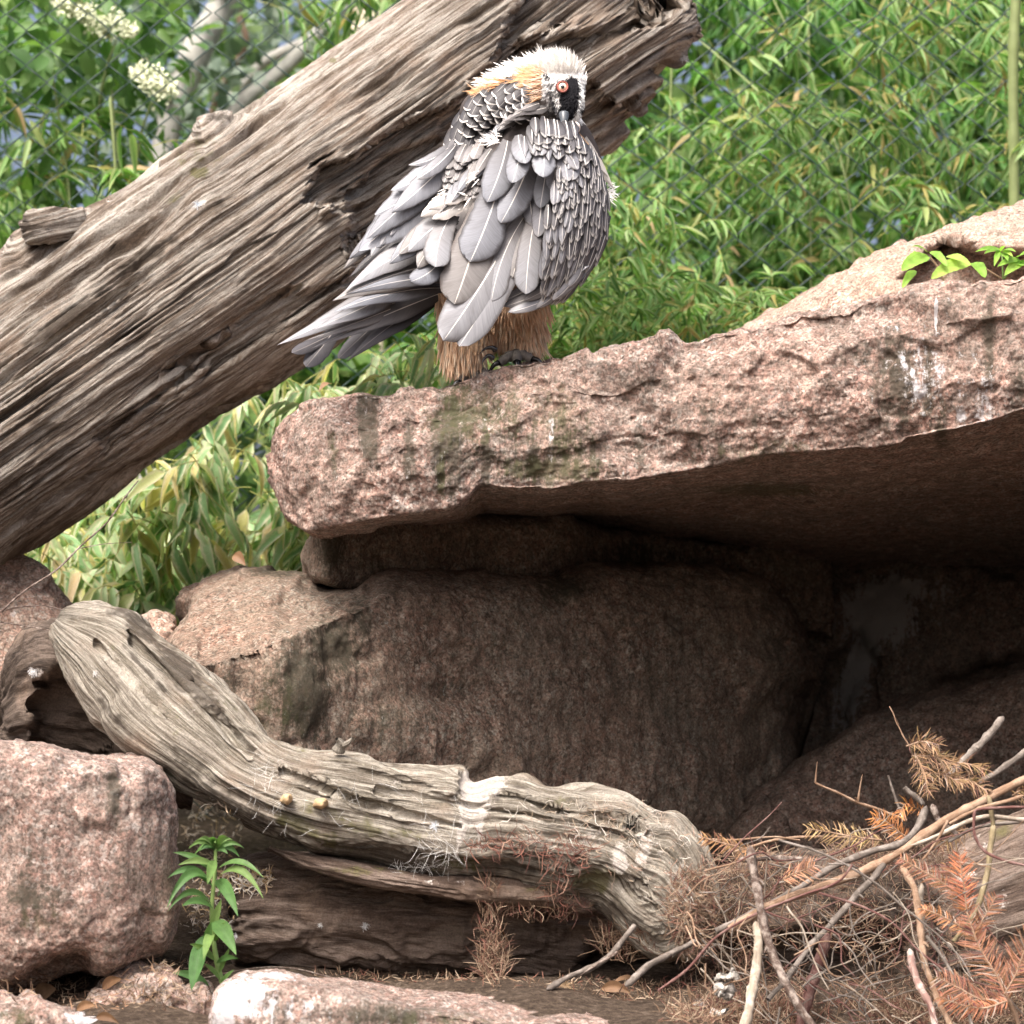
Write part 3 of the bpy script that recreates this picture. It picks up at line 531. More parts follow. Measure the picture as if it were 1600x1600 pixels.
pxloft('driftwood_log', [(100, 958, 76, 980, 5.98, .03, .05), (122, 951, 74, 998, 5.96, .08, .1), (152, 947, 82, 1020, 5.93, .11, .12), (205, 956, 98, 1052, 5.9, .13, .14), (262, 1000, 132, 1100, 5.87, .14, .15), (330, 1058, 178, 1160, 5.83, .145, .15), (395, 1115, 238, 1206, 5.79, .15, .15), (432, 1151, 300, 1248, 5.76, .15, .15), (480, 1166, 375, 1292, 5.73, .15, .15), (545, 1172, 470, 1333, 5.70, .15, .15), (610, 1183, 570, 1358, 5.68, .15, .15), (680, 1190, 655, 1384, 5.66, .15, .15), (718, 1197, 694, 1385, 5.645, .15, .15), (738, 1214, 740, 1385, 5.635, .147, .15), (772, 1205, 774, 1385, 5.63, .15, .15), (810, 1207, 812, 1389, 5.62, .15, .15), (860, 1222, 866, 1396, 5.6, .15, .15),
       (950, 1226, 930, 1420, 5.58, .145, .15), (985, 1232, 950, 1436, 5.57, .145, .14), (1028, 1262, 980, 1464, 5.55, .14, .14), (1056, 1268, 1005, 1480, 5.54, .13, .13), (1084, 1304, 1030, 1496, 5.53, .12, .12), (1100, 1345, 1058, 1488, 5.52, .11, .11), (1110, 1390, 1086, 1492, 5.52, .09, .09), (1112, 1430, 1102, 1474, 5.52, .05, .05)],
       M['drift'], 700, 300, .85, drift_disp,
       paint=[(300+((k*137) % 760), 1070+((k*137) % 760)*.26+((k*71) % 90)-20, 20+(k*13) % 40, 7+(k*5) % 10, (0, 2, 0, 1)[k % 4], (.6, .5, .7, .34)[k % 4], 30-((k*137) % 760)*.03) for k in range(40)]+[(755, 1222, 36, 20, 1, 1.6), (740, 1255, 24, 36, 1, 1.4, 10), (722, 1300, 9, 40, 1, .9, 15), (750, 1300, 6, 30, 1, .8), (970, 1340, 13, 28, 1, 1.1), (980, 1290, 12, 10, 1, .6), (1010, 1330, 40, 60, 1, .5), (1060, 1360, 34, 70, 1, .42), (940, 1290, 120, 40, 1, .3), (820, 1290, 120, 40, 1, .26), (415, 1210, 3, 50, 1, .5), (285, 1050, 80, 24, 0, 1.2, 48), (215, 975, 60, 18, 0, 1.1, 45), (180, 960, 50, 8, 0, .7, 30), (335, 1100, 36, 12, 0, 1.1, 50), (240, 1060, 90, 5, 0, .9, 47), (400, 1180, 60, 10, 0, .5, 35), (600, 1340, 180, 30, 0, .95, 8), (800, 1350, 180, 32, 0, .8), (300, 1200, 90, 14, 0, .8, 40), (180, 1120, 60, 14, 0, .7, 50), (400, 1270, 80, 22, 0, .8, 32), (950, 1420, 60, 30, 0, .8, 30), (520, 1270, 120, 20, 2, .55, 15), (640, 1280, 80, 20, 0, .35), (470, 1290, 90, 20, 2, .8, 25), (600, 1300, 120, 16, 2, .6, 8), (930, 1375, 40, 24, 2, 1.0), (720, 1350, 50, 16, 2, .8), (180, 1010, 30, 60, 2, .3, 40), (260, 1110, 80, 30, 2, .35, 45), (350, 1240, 90, 30, 0, .45, 35), (560, 1230, 60, 12, 0, .5), (170, 1100, 40, 60, 0, .4, 40), (130, 1020, 30, 30, 1, .15)],
       feats=[([(560, 1195), (640, 1190), (722, 1200), (732, 1228), (700, 1243), (660, 1225), (620, 1215)], -.016, 5, 5), ([(440, 1308), (600, 1330), (900, 1348), (930, 1420), (700, 1400), (420, 1330)], .028, 9, 9), ([(200, 985), (215, 1000), (330, 1110), (400, 1170), (392, 1180), (300, 1101), (205, 1008)], .03, 3, 0), ([(150, 1000), (260, 1120), (262, 1126), (150, 1010)], .02, 3, 2), ([(300, 1060), (380, 1150), (376, 1153), (296, 1068)], .015, 2, 1), ([(440, 1200), (560, 1250), (720, 1290), (720, 1294), (560, 1257), (440, 1206)], .02, 3, 2), ([(780, 1240), (1000, 1290), (1000, 1294), (780, 1247)], .018, 3, 2), ([(588, 1228), (700, 1250), (860, 1278), (858, 1284), (700, 1258), (586, 1236)], .012, 3, 2), ([(900, 1350), (1000, 1400), (1040, 1490), (960, 1480), (900, 1420)], .02, 14, 8)],
       label='smooth pale bent driftwood trunk lying across the hollow mouth', cat='log', kind='thing')
def _unused(): pass
def small_tube(name, pts, rad, mat, label, cat, n=14, ns=8, wob=.2, group=None, parent=None, kind=None):
    p = smooth_path(pts, n) if len(pts) > 2 else np.linspace(pts[0], pts[-1], n)
    r = hinterp(np.linspace(0, 1, len(rad)), np.array(rad, float)[:, None], np.linspace(0, 1, n))[:, 0] if not np.isscalar(rad) else rad
    V, F, U = tube_vf(p, r, ns, wob, len(label or name) % 17)
    return mk(name, V, F, mat, parent, U, label=label, cat=cat, group=group, kind=kind)
pxloft('loose_bark', [(420, 1322, 418, 1328, 5.72, .02, .03), (470, 1330, 466, 1352, 5.66, .04, .05), (560, 1345, 560, 1378, 5.63, .05, .06), (640, 1362, 640, 1394, 5.61, .05, .06), (720, 1372, 720, 1402, 5.6, .05, .06), (800, 1376, 800, 1410, 5.59, .05, .06), (870, 1385, 868, 1418, 5.58, .045, .06), (920, 1400, 915, 1430, 5.57, .03, .05), (940, 1415, 938, 1425, 5.57, .01, .02)],
       M['bark'], 200, 70, .8, wood_disp(.02, .01, .004, 3, 30, 9), paint=[(560, 1360, 80, 12, 2, .6), (800, 1390, 80, 10, 2, .5), (680, 1380, 60, 8, 1, .3)], label='rotten strip of dark bark peeling off under the pale driftwood', cat='bark', kind='thing')
# nest heap between the driftwood end and the right log
pxloft('nest_mound', [(1060, 1440, 1060, 1500, 5.72, .05, .1), (1090, 1380, 1085, 1620, 5.72, .12, .15), (1140, 1345, 1140, 1640, 5.72, .15, .2), (1220, 1332, 1220, 1640, 5.72, .16, .2), (1320, 1330, 1320, 1640, 5.72, .15, .2), (1400, 1345, 1400, 1640, 5.72, .13, .2), (1460, 1400, 1460, 1640, 5.7, .08, .1)],
       M['rotten'], 120, 120, .8, rock_disp(.05, .012, 9, 8), feats=[([(1110, 1460), (1200, 1470), (1340, 1440), (1400, 1480), (1380, 1620), (1120, 1640)], .09, 20, 10)], label='matted dark heap of nest debris between driftwood end and grey log', cat='nest', kind='thing')
# broken stub on the great log, snag and two bracket lumps on the driftwood
stub = pxloft('branch_stub', [(26, 345, 34, 378, 6.50, .02, .04), (34, 330, 44, 385, 6.5, .05, .08), (60, 322, 74, 384, 6.52, .06, .1), (92, 319, 108, 380, 6.56, .05, .1), (130, 322, 144, 366, 6.62, .03, .08)], M['log'], 70, 70, .8, wood_disp(.012, .012, .004, 3, 40, 6), paint=[(40, 350, 12, 24, 0, .8)], grain=math.radians(-14), label='short broken branch stub on the upper edge of the great trunk, far left', cat='stub', kind='thing')
o = small_tube('broken_snag', [P(528, 1176, 5.62), P(532, 1162, 5.61), P(526, 1154, 5.6)], [.014, .011, .004], M['drift'], 'tiny two pronged snag sticking up from the driftwood bend', 'snag', 12)
small_tube('prong', [P(534, 1166, 5.61), P(545, 1160, 5.6), P(550, 1153, 5.6)], [.007, .006, .002], M['drift'], None, None, 8, parent=o)
M['fungus'] = plain_mat('tan_fungus', (.42, .30, .17), .8, .35, 90, .8)
for (x, y, w, h, lab) in ((447, 1248, 10, 9, 'left of two small tan lumps stuck on the driftwood side'), (501, 1256, 13, 10, 'right and larger of two small tan lumps stuck on the driftwood side')):
    rock_ = pxloft('bracket_fungus', [(x-w, y+2, x-w, y+5, 5.545, .006, .02), (x-w*.6, y-h*.8, x-w*.6, y+h*.7, 5.535, .02, .03), (x, y-h, x+2, y+h, 5.53, .025, .04), (x+w*.7, y-h*.7, x+w*.6, y+h*.6, 5.535, .02, .03), (x+w, y-2, x+w, y+2, 5.545, .006, .02)], M['fungus'], 26, 26, .8, rock_disp(.008, .002, 40, 5), label=lab, cat='fungus')
# ------------------------------------------------------------------ leaves and foliage
def leaf_template(nl=5, kind='lance', droop=.25, fold=.12, wavy=.0, nw=3):
    """leaf along +X, length 1, width along Y (unit width 1), normal +Z"""
    v = np.linspace(0, 1, nl+1)
    if kind == 'lance': w = np.sin(np.pi*np.clip(v, 0, 1)**.62)**.85; w[0] = .06; w[-1] = .01
    elif kind == 'oval': w = np.sin(np.pi*np.clip(v, 0, 1)**.8)**.6; w[0] = .06; w[-1] = .03
    else: w = np.minimum(1, .2+2.2*v)*np.sqrt(np.clip(1-v**3, 0, 1)); w[0] = .1; w[-1] = .02
    u = np.linspace(-1, 1, nw)
    U, W = np.meshgrid(u, v)
    Z = -droop*W**2+fold*np.abs(U)*w[:, None]*.5+wavy*np.sin(W*9+U)*.05
    V = np.stack([W-droop*.25*W**3, U*w[:, None]*.5, Z], -1)
    return V.reshape(-1, 3), grid_faces(nl+1, nw), np.stack([(U+1)/2, W], -1).reshape(-1, 2)
def leaf_mats(n, D, Nn):
    """rotation matrices with x along D and z near Nn"""
    X = D/np.linalg.norm(D, axis=1)[:, None]; Y = np.cross(Nn, X); Y /= np.linalg.norm(Y, axis=1)[:, None]+1e-9; Z = np.cross(X, Y)
    return X, Y, Z
def leaf_mass(name, tpl, pos, D, Nn, L, W, mat, parent=None, rnd=None, **kw):
    V, F, U = tpl; n = len(pos); X, Y, Z = leaf_mats(n, D, Nn); k = len(V)
    L = np.broadcast_to(L, (n,))[:, None, None]; W = np.broadcast_to(W, (n,))[:, None, None]
    G = pos[:, None]+X[:, None]*V[None, :, 0:1]*L+Y[:, None]*V[None, :, 1:2]*W+Z[:, None]*V[None, :, 2:3]*L
    FF = (F[None]+(np.arange(n)*k)[:, None, None]).reshape(-1, 4)
    r = RNG.random(n) if rnd is None else rnd
    K = np.repeat(np.stack([r, r, r], 1), k, 0)
    return mk(name, G.reshape(-1, 3), FF, mat, parent, np.tile(U, (n, 1)), K, **kw)
LEAF_MESH = {}
def leaf_parts(name, tpl_key, tpl, pos, D, Nn, L, W, mat, parent):
    key = (tpl_key, mat.name)
    if key not in LEAF_MESH:
        LEAF_MESH[key] = mesh_data('leaf', tpl[0], tpl[1], mat, tpl[2], np.zeros((len(tpl[0]), 3)))
    me = LEAF_MESH[key]; n = len(pos); X, Y, Z = leaf_mats(n, D, Nn); org = WLOC[parent.name]
    L = np.broadcast_to(L, (n,)); W = np.broadcast_to(W, (n,))
    for i in range(n):
        o = bpy.data.objects.new(name, me); C.objects.link(o); o.parent = parent
        m = Matrix.Identity(4)
        for r in range(3):
            m[r][0] = X[i, r]*L[i]; m[r][1] = Y[i, r]*W[i]; m[r][2] = Z[i, r]*L[i]; m[r][3] = pos[i, r]-org[r]
        o.matrix_local = m
BAM = leaf_mat('bamboo_leaf', [(0, (.055, .16, .035)), (.3, (.10, .255, .055)), (.6, (.18, .36, .09)), (.82, (.31, .46, .19)), (.93, (.34, .33, .08)), (1, (.42, .30, .16))], edge=(.45, .40, .24), edge_amt=.35)
BAMD = leaf_mat('shaded_bamboo_leaf', [(0, (.03, .085, .02)), (.35, (.055, .16, .03)), (.7, (.11, .27, .05)), (1, (.22, .38, .10))])  # darkened copy of the bamboo leaf, thicket shade put into its colour
SASA = leaf_mat('sasa_leaf', [(0, (.14, .27, .12)), (.3, (.27, .45, .21)), (.6, (.44, .60, .33)), (.8, (.58, .66, .40)), (.88, (.66, .60, .22)), (1, (.62, .46, .28))], edge=(.72, .64, .48), edge_amt=.7)
ELD = leaf_mat('elder_leaf', [(0, (.06, .14, .04)), (.5, (.11, .22, .06)), (1, (.18, .30, .09))])
POP = leaf_mat('poplar_leaf', [(0, (.05, .09, .055)), (.5, (.13, .19, .14)), (.8, (.26, .33, .27)), (1, (.09, .15, .07))])
FARG = leaf_mat('far_leaf', [(0, (.04, .09, .025)), (.5, (.09, .185, .04)), (.8, (.17, .30, .065)), (1, (.26, .37, .10))])
M['culm'] = plain_mat('bamboo_culm', (.20, .25, .10), .45, .25, 12, .1)
M['twiggreen'] = plain_mat('yellow_green_stalk', (.30, .31, .08), .5, .3, 20, .1)
def bez(p0, d, L, sag, n=6):
    t = np.linspace(0, 1, n)[:, None]; return p0+d*L*t+np.array([0, 0, -1.])*sag*L*t**2
def bamboo(name, label, cat, box, Yr, nb, Lr, aspect, mat, nparts, culms=(), spray=.16, droop=.3, per=(5, 9), root_z=.9, seed=0, group=None, up=(0, .25), key='b', stem='twiggreen', hang=.25, tw=.0009, clump=.55):
    """a clump: branchlets scattered through box (photo px) and a depth range, each with a fan of leaves"""
    rg = np.random.default_rng(100+seed); x0, y0, x1, y1 = box
    root = P((x0+x1)/2, 900, sum(Yr)/2); root[2] = root_z
    e = empty(name, root, label, cat, group)
    tpl = leaf_template(6, 'lance', droop, .16, .25)
    nc = max(3, nb//9); ccx = rg.uniform(x0, x1, nc); ccy = rg.uniform(y0, y1, nc); ci = rg.integers(0, nc, nb); fr = rg.random(nb) < clump
    sx = np.where(fr, ccx[ci]+rg.normal(0, 34, nb), rg.uniform(x0, x1, nb)); sy = np.where(fr, ccy[ci]+rg.normal(0, 24, nb), rg.uniform(y0, y1, nb)); sY = Yr[0]+(Yr[1]-Yr[0])*np.where(fr, np.clip(rg.random(nc)[ci]+rg.normal(0, .08, nb), 0, 1), rg.random(nb))
    B = P(sx, sy, sY); pos = []; D = []; NN = []; LL = []; st = Bag()
    for i in range(nb):
        az = rg.uniform(0, 2*np.pi); el = rg.uniform(up[0]-.35, up[1]+.45)
        d = np.array([math.cos(az)*math.cos(el), math.sin(az)*math.cos(el)*.55, math.sin(el)]); L = spray*rg.uniform(.6, 1.5)
        c = bez(B[i]-d*L*.6, d, L, .35)
        V, F, U = tube_vf(c, np.linspace(tw*1.6, tw*.7, len(c)), 3); st.add(V, F, U)
        n = rg.integers(per[0], per[1])
        for k in range(n):
            f = .35+.65*k/(n-1); q = c[0]+(c[-1]-c[0])*f; q = c[min(5, int(f*5))]*(1-(f*5)%1)+c[min(5, int(f*5)+1)]*((f*5) % 1)
            tang = c[-1]-c[-2]; tang /= np.linalg.norm(tang)
            side = np.cross(tang, [0, 0, 1.]); side /= np.linalg.norm(side)+1e-6
            sgn = 1 if k % 2 else -1; a = rg.uniform(.35, 1.0)*(1-.7*(k == n-1))
            dd = tang*math.cos(a)+side*math.sin(a)*sgn+np.array([0, 0, -1.])*hang*rg.uniform(0, 1.8)+rg.normal(0, .15, 3)
            nn = np.array([rg.normal(0, .5), -.55+rg.normal(0, .35), .8+rg.normal(0, .3)])
            pos.append(q); D.append(dd); NN.append(nn); LL.append(rg.uniform(*Lr))
    pos, D, NN, LL = map(np.array, (pos, D, NN, LL)); WW = LL*rg.uniform(aspect*.75, aspect*1.25, len(LL))
    order = np.argsort(pos[:, 1]); a = order[:nparts]; b = order[nparts:]
    leaf_parts('leaf', key, tpl, pos[a], D[a], NN[a], LL[a], WW[a], mat, e)
    t2 = leaf_template(4, 'lance', droop, .16, .25)
    if len(b): leaf_mass('foliage', t2, pos[b], D[b], NN[b], LL[b], WW[b], mat, e, kind='stuff')
    st.build('branchlets', M[stem], e, kind='stuff')
    for c in culms:
        pts = smooth_path([P(*q) for q in c[0]], 60); r = np.full(60, c[1]); 
        for k in range(0, 60, 9): r[k] *= 1.22
        V, F, U = tube_vf(pts, r, 8); mk('culm', V, F, M['culm'], e, U)
    return e
bamboo('ground_bamboo', 'broad leaved drooping bamboo filling the gap under the great log, tan edged leaves', 'bamboo', (180, 690, 500, 960), (7.35, 7.95), 135, (.10, .17), .20, SASA, 280, seed=1, droop=.35, up=(-.5, .1), key='s', hang=.55, spray=.13, tw=.0013)
bamboo('ground_bamboo', 'leftmost patch of drooping bamboo, low between the log and the pale sandy boulder', 'bamboo', (20, 800, 210, 990), (7.35, 7.95), 60, (.09, .16), .20, SASA, 120, seed=2, droop=.35, up=(-.5, .1), key='s', hang=.55, spray=.13, tw=.0013)
bamboo('ground_bamboo', 'dense bamboo clump directly behind the tail feathers and left tip of the slab', 'bamboo', (440, 560, 720, 820), (7.2, 7.9), 120, (.08, .14), .17, SASA, 200, seed=3, droop=.3, up=(-.3, .2), key='s', hang=.45, spray=.12, tw=.0011)
bamboo('ground_bamboo', 'shaded mass of bamboo leaves farther back under the great log', 'bamboo', (-100, 560, 760, 1010), (8.0, 8.26), 330, (.10, .16), .19, SASA, 0, seed=4, droop=.3, up=(-.4, .1), hang=.5, spray=.14)
bamboo('low_bamboo', 'fine leaved bamboo spilling in front of the mesh just right of the vulture', 'bamboo', (860, 400, 1130, 570), (7.5, 8.25), 160, (.055, .095), .15, BAM, 280, seed=5, spray=.10, up=(.1, .6), hang=.3)
bamboo('low_bamboo', 'arching bamboo spray before the mesh level with the vulture wing', 'bamboo', (900, 300, 1110, 430), (7.8, 8.25), 42, (.07, .11), .15, BAM, 130, seed=6, spray=.13, up=(-.1, .3), hang=.45)
bamboo('low_bamboo', 'small bright bamboo tuft just above the ridge of the slab', 'bamboo', (1120, 430, 1240, 560), (7.3, 7.9), 45, (.05, .09), .13, BAM, 110, seed=7, spray=.09, up=(.3, .8), hang=.2)
bamboo('low_bamboo', 'dark low bamboo between the vulture legs and the slab', 'bamboo', (640, 480, 900, 620), (7.6, 8.2), 90, (.055, .10), .16, BAM, 120, seed=8, spray=.10, up=(0, .5), hang=.3)
bamboo('tall_bamboo', 'tall bamboo with a stout green cane at the right edge', 'bamboo', (1380, -60, 1680, 400), (8.3, 9.2), 150, (.08, .13), .15, BAM, 260, culms=[([(1592, -80, 8.3), (1583, 120, 8.3), (1585, 330, 8.3), (1590, 900, 8.3)], .017)], seed=9, spray=.16, up=(-.3, .4), hang=.4)
bamboo('tall_bamboo', 'airy bamboo boughs hanging over the mesh right of the log tip', 'bamboo', (1130, 20, 1420, 330), (8.35, 9.3), 75, (.08, .13), .145, BAM, 200, culms=[([(1262, -60, 9.2), (1266, 300, 9.2), (1270, 900, 9.2)], .004), ([(1180, -60, 8.9), (1290, 180, 8.8), (1330, 340, 8.7), (1345, 900, 8.7)], .0035), ([(1400, -60, 8.8), (1450, 120, 8.7), (1500, 330, 8.7), (1520, 900, 8.7)], .004), ([(1090, 60, 9.1), (1210, 170, 8.9), (1320, 330, 8.8), (1380, 900, 8.8)], .003)], seed=10, spray=.17, up=(-.3, .4), hang=.35)
bamboo('tall_bamboo', 'mid green bamboo behind the mesh, between vulture and slab ridge', 'bamboo', (930, 150, 1330, 560), (8.9, 9.9), 210, (.06, .14), .15, BAM, 120, culms=[([(1050, 90, 9.4), (1040, 300, 9.4), (1000, 560, 9.4), (990, 900, 9.4)], .0035), ([(1180, 240, 9.2), (1120, 400, 9.2), (1090, 900, 9.2)], .003), ([(960, 250, 9.5), (1080, 420, 9.5), (1120, 900, 9.5)], .003)], seed=11, spray=.18, up=(-.2, .5), hang=.4)
bamboo('tall_bamboo', 'leafy yellow green bamboo behind the mesh at the far left', 'bamboo', (-60, 130, 170, 400), (8.9, 9.6), 90, (.09, .15), .14, BAM, 150, culms=[([(80, 100, 9.2), (110, 330, 9.2), (120, 900, 9.2)], .004), ([(175, 140, 9.2), (185, 330, 9.2), (190, 900, 9.2)], .005)], seed=12, spray=.17, up=(0, .7), hang=.3)
bamboo('tall_bamboo', 'few long curved bamboo leaves rising above the log near its knot', 'bamboo', (150, 180, 290, 300), (7.9, 8.2), 9, (.12, .17), .13, BAM, 45, culms=[([(172, 150, 8.1), (180, 260, 8.1), (185, 600, 8.1)], .005)], seed=13, spray=.16, up=(.2, .8), hang=.15)
bamboo('tall_bamboo', 'dense dark bamboo thicket far behind on the right', 'bamboo', (900, -80, 1700, 620), (10.2, 11.4), 560, (.10, .19), .16, BAMD, 0, seed=14, spray=.2, up=(-.3, .5), hang=.4)
bamboo('tall_bamboo', 'drooping bamboo tips above the log beside the beige post', 'bamboo', (440, -40, 640, 60), (9.0, 9.6), 26, (.10, .15), .13, BAM, 60, seed=15, spray=.16, up=(-.3, .2), hang=.6)

# broad leaved things behind the mesh
def shrub(name, label, cat, box, Yr, n, Lr, asp, mat, nparts, kind='oval', seed=0, density=None, stems=(), key='o', droop=.2):
    rg = np.random.default_rng(500+seed); x0, y0, x1, y1 = box
    root = P((x0+x1)/2, 900, sum(Yr)/2); root[2] = 1.15
    e = empty(name, root, label, cat)
    nc = max(6, n//14)
    cx = rg.uniform(x0, x1, nc); cy = rg.uniform(y0, y1, nc); cY = rg.uniform(*Yr, nc)
    Cc = P(cx, cy, cY); k = rg.integers(0, nc, n); sc = (P(x1, 0, Yr[0])-P(x0, 0, Yr[0]))[0]
    r = rg.normal(0, 1, (n, 3))*np.array([.085, .12, .065])
    pos = Cc[k]+r
    D = r/np.linalg.norm(r, axis=1)[:, None]+rg.normal(0, .5, (n, 3))+np.array([0, 0, -.25]); NN = rg.normal(0, .45, (n, 3))+np.array([0, -.5, .8])
    L = rg.uniform(*Lr, n); W = L*rg.uniform(asp*.8, asp*1.2, n)
    tpl = leaf_template(5, kind, droop, .2, .3)
    o = np.argsort(pos[:, 1]); a, b = o[:nparts], o[nparts:]
    if nparts: leaf_parts('leaf', key, tpl, pos[a], D[a], NN[a], L[a], W[a], mat, e)
    if len(b): leaf_mass('foliage', leaf_template(3, kind, droop, .2, .3), pos[b], D[b], NN[b], L[b], W[b], mat, e, kind='stuff')
    for s in stems:
        V, F, U = tube_vf(smooth_path([P(*q) for q in s[0]], 20), s[1], 6); mk('stem', V, F, M[s[2]], e, U)
    return e
M['greybark'] = plain_mat('pale_smooth_bark', (.38, .38, .35), .85, .35, 14, .5, dist=.01)
M['brownbark'] = plain_mat('brown_bark', (.17, .12, .085), .9, .4, 18, .6, dist=.01)
shrub('elder_shrub', 'green elder bush with cream flower heads at the top left', 'shrub', (-60, -40, 250, 120), (9.1, 9.9), 520, (.07, .115), .5, ELD, 200, seed=1, stems=[([(185, 55, 9.3), (165, 110, 9.3), (150, 260, 9.4), (140, 900, 9.5)], .006, 'culm')])
shrub('elder_shrub', 'looser elder sprigs hanging around the lower cream flower head', 'shrub', (90, 90, 300, 260), (9.3, 10.0), 230, (.06, .10), .5, ELD, 100, seed=2, stems=[([(262, 140, 9.3), (235, 165, 9.35), (215, 260, 9.4), (205, 900, 9.5)], .005, 'culm')])
M['flower'] = plain_mat('cream_flower', (.62, .66, .46), .8, .2, 90, .3)
def flower_head(x0, y0, x1, y1, Y, n, label, seed):
    rg = np.random.default_rng(seed); e = empty('elder_flower_head', P((x0+x1)/2, (y0+y1)/2+20, Y), label, 'flower')
    f = rg.random(n); px = x0+(x1-x0)*f; py = y0+(y1-y0)*f+rg.normal(0, 1, n)*13*np.sin(np.pi*(.1+.8*f))
    pos = P(px, py, Y+rg.normal(0, .03, n)); D = rg.normal(0, 1, (n, 3))*[1, .6, 1]; N = rg.normal(0, .5, (n, 3))+[0, -1, .6]
    leaf_mass('blossom', leaf_template(2, 'oval', .1, .3), pos, D, N, .017, .013, M['flower'], e, kind='stuff')
    b = Bag()
    base = P((x0+x1)/2, (y0+y1)/2+24, Y+.02)
    for i in range(14):
        q = pos[i*5]; V, F, U = tube_vf(np.stack([base, (base+q)/2+[0, 0, .01], q]), .0013, 3); b.add(V, F, U)
    b.build('stalks', M['twiggreen'], e, kind='stuff')
flower_head(120, 22, 212, 48, 9.0, 420, 'upper right cream elder flower head behind the mesh', 1)
flower_head(206, 112, 276, 142, 9.0, 360, 'lower cream elder flower head hanging before the grey tree trunk', 2)
flower_head(85, 0, 138, 12, 9.0, 260, 'upper left cream elder flower head cut by the top of the picture', 3)
shrub('poplar_tree', 'grey green leafy tree with a leaning pale smooth trunk, top left', 'tree', (150, -60, 460, 230), (11.6, 13.2), 620, (.06, .10), .75, POP, 60, seed=3, key='p')
e = [o for o in bpy.data.objects if o.name.startswith('poplar_tree')][0]
for nm, pts, r, mt in (('trunk', [(395, -120, 12), (352, 0, 12), (318, 60, 12), (283, 140, 12), (262, 200, 12), (250, 330, 12), (240, 900, 12)], [.062, .066, .062, .058, .062, .07, .09], 'greybark'), ('limb', [(283, 130, 12.02), (292, 75, 12), (330, 10, 12), (350, -60, 12)], [.03, .025, .02, .015], 'greybark')):
    pts = smooth_path([P(*q) for q in pts], 50); rr = np.interp(np.linspace(0, 1, 50), np.linspace(0, 1, len(r)), r)
    V, F, U = tube_vf(pts, rr, 16, .12, 3); mk(nm, V, F, M[mt], e, U)
for lab, pts, r in (('crooked brown tree stem behind the mesh, touching the top edge', [(378, -40, 12.6), (372, 20, 12.6), (385, 60, 12.6), (350, 130, 12.6), (330, 180, 12.6), (300, 400, 12.6)], .018),
                    ('slanting grey tree stem rising right just above the great log', [(620, -80, 12.2), (520, 30, 12.2), (440, 110, 12.2), (380, 160, 12.2), (250, 330, 12.2)], .035),
                    ('thinner slanting bough, above the lower grey slanting stem', [(600, -60, 12.8), (500, 50, 12.8), (410, 100, 12.8), (350, 170, 12.8), (240, 320, 12.8)], .026)):
    pts = smooth_path([P(*q) for q in pts], 40); V, F, U = tube_vf(pts, np.linspace(r*.8, r*1.1, 40), 12, .15, 5)
    t_ = empty('tree', pts[-1], lab, 'tree'); mk('trunk', V, F, M['greybark' if 'grey' in lab else 'brownbark'], t_, U)
shrub('hedge', 'bright green hedge of small leaves far behind the mesh, left half', 'hedge', (-150, -120, 700, 420), (13.5, 15.0), 1500, (.06, .11), .6, FARG, 0, seed=4)
shrub('hedge', 'fresh green broad leaved undergrowth behind the bamboo, right half', 'hedge', (850, -150, 1750, 620), (11.6, 13.2), 6200, (.07, .15), .6, FARG, 0, seed=5)
shrub('hedge', 'low dense shrubbery closing the view behind the ground bamboo', 'hedge', (-250, 330, 1000, 1010), (9.2, 10.4), 4200, (.09, .14), .6, FARG, 0, seed=6)
shrub('hedge', 'outer belt of trees beyond the enclosure', 'trees', (-500, -100, 2300, 900), (16, 18), 7000, (.16, .26), .6, FARG, 0, seed=7)
# beige post
V = []
pc = P(575, 40, 12.5); w = .075
bx = np.array([[sx*w, sy*w, z] for z in (-2.2, 1.5) for sx, sy in ((-1, -1), (1, -1), (1, 1), (-1, 1))])+pc
M['post'] = plain_mat('cream_painted_wood', (.62, .55, .42), .7, .1, 8, .2)
mk('post', bx, [[0, 1, 5, 4], [1, 2, 6, 5], [2, 3, 7, 6], [3, 0, 4, 7], [4, 5, 6, 7]], M['post'], smooth=False, label='cream coloured wooden post behind the mesh at the top edge', cat='post', kind='thing')

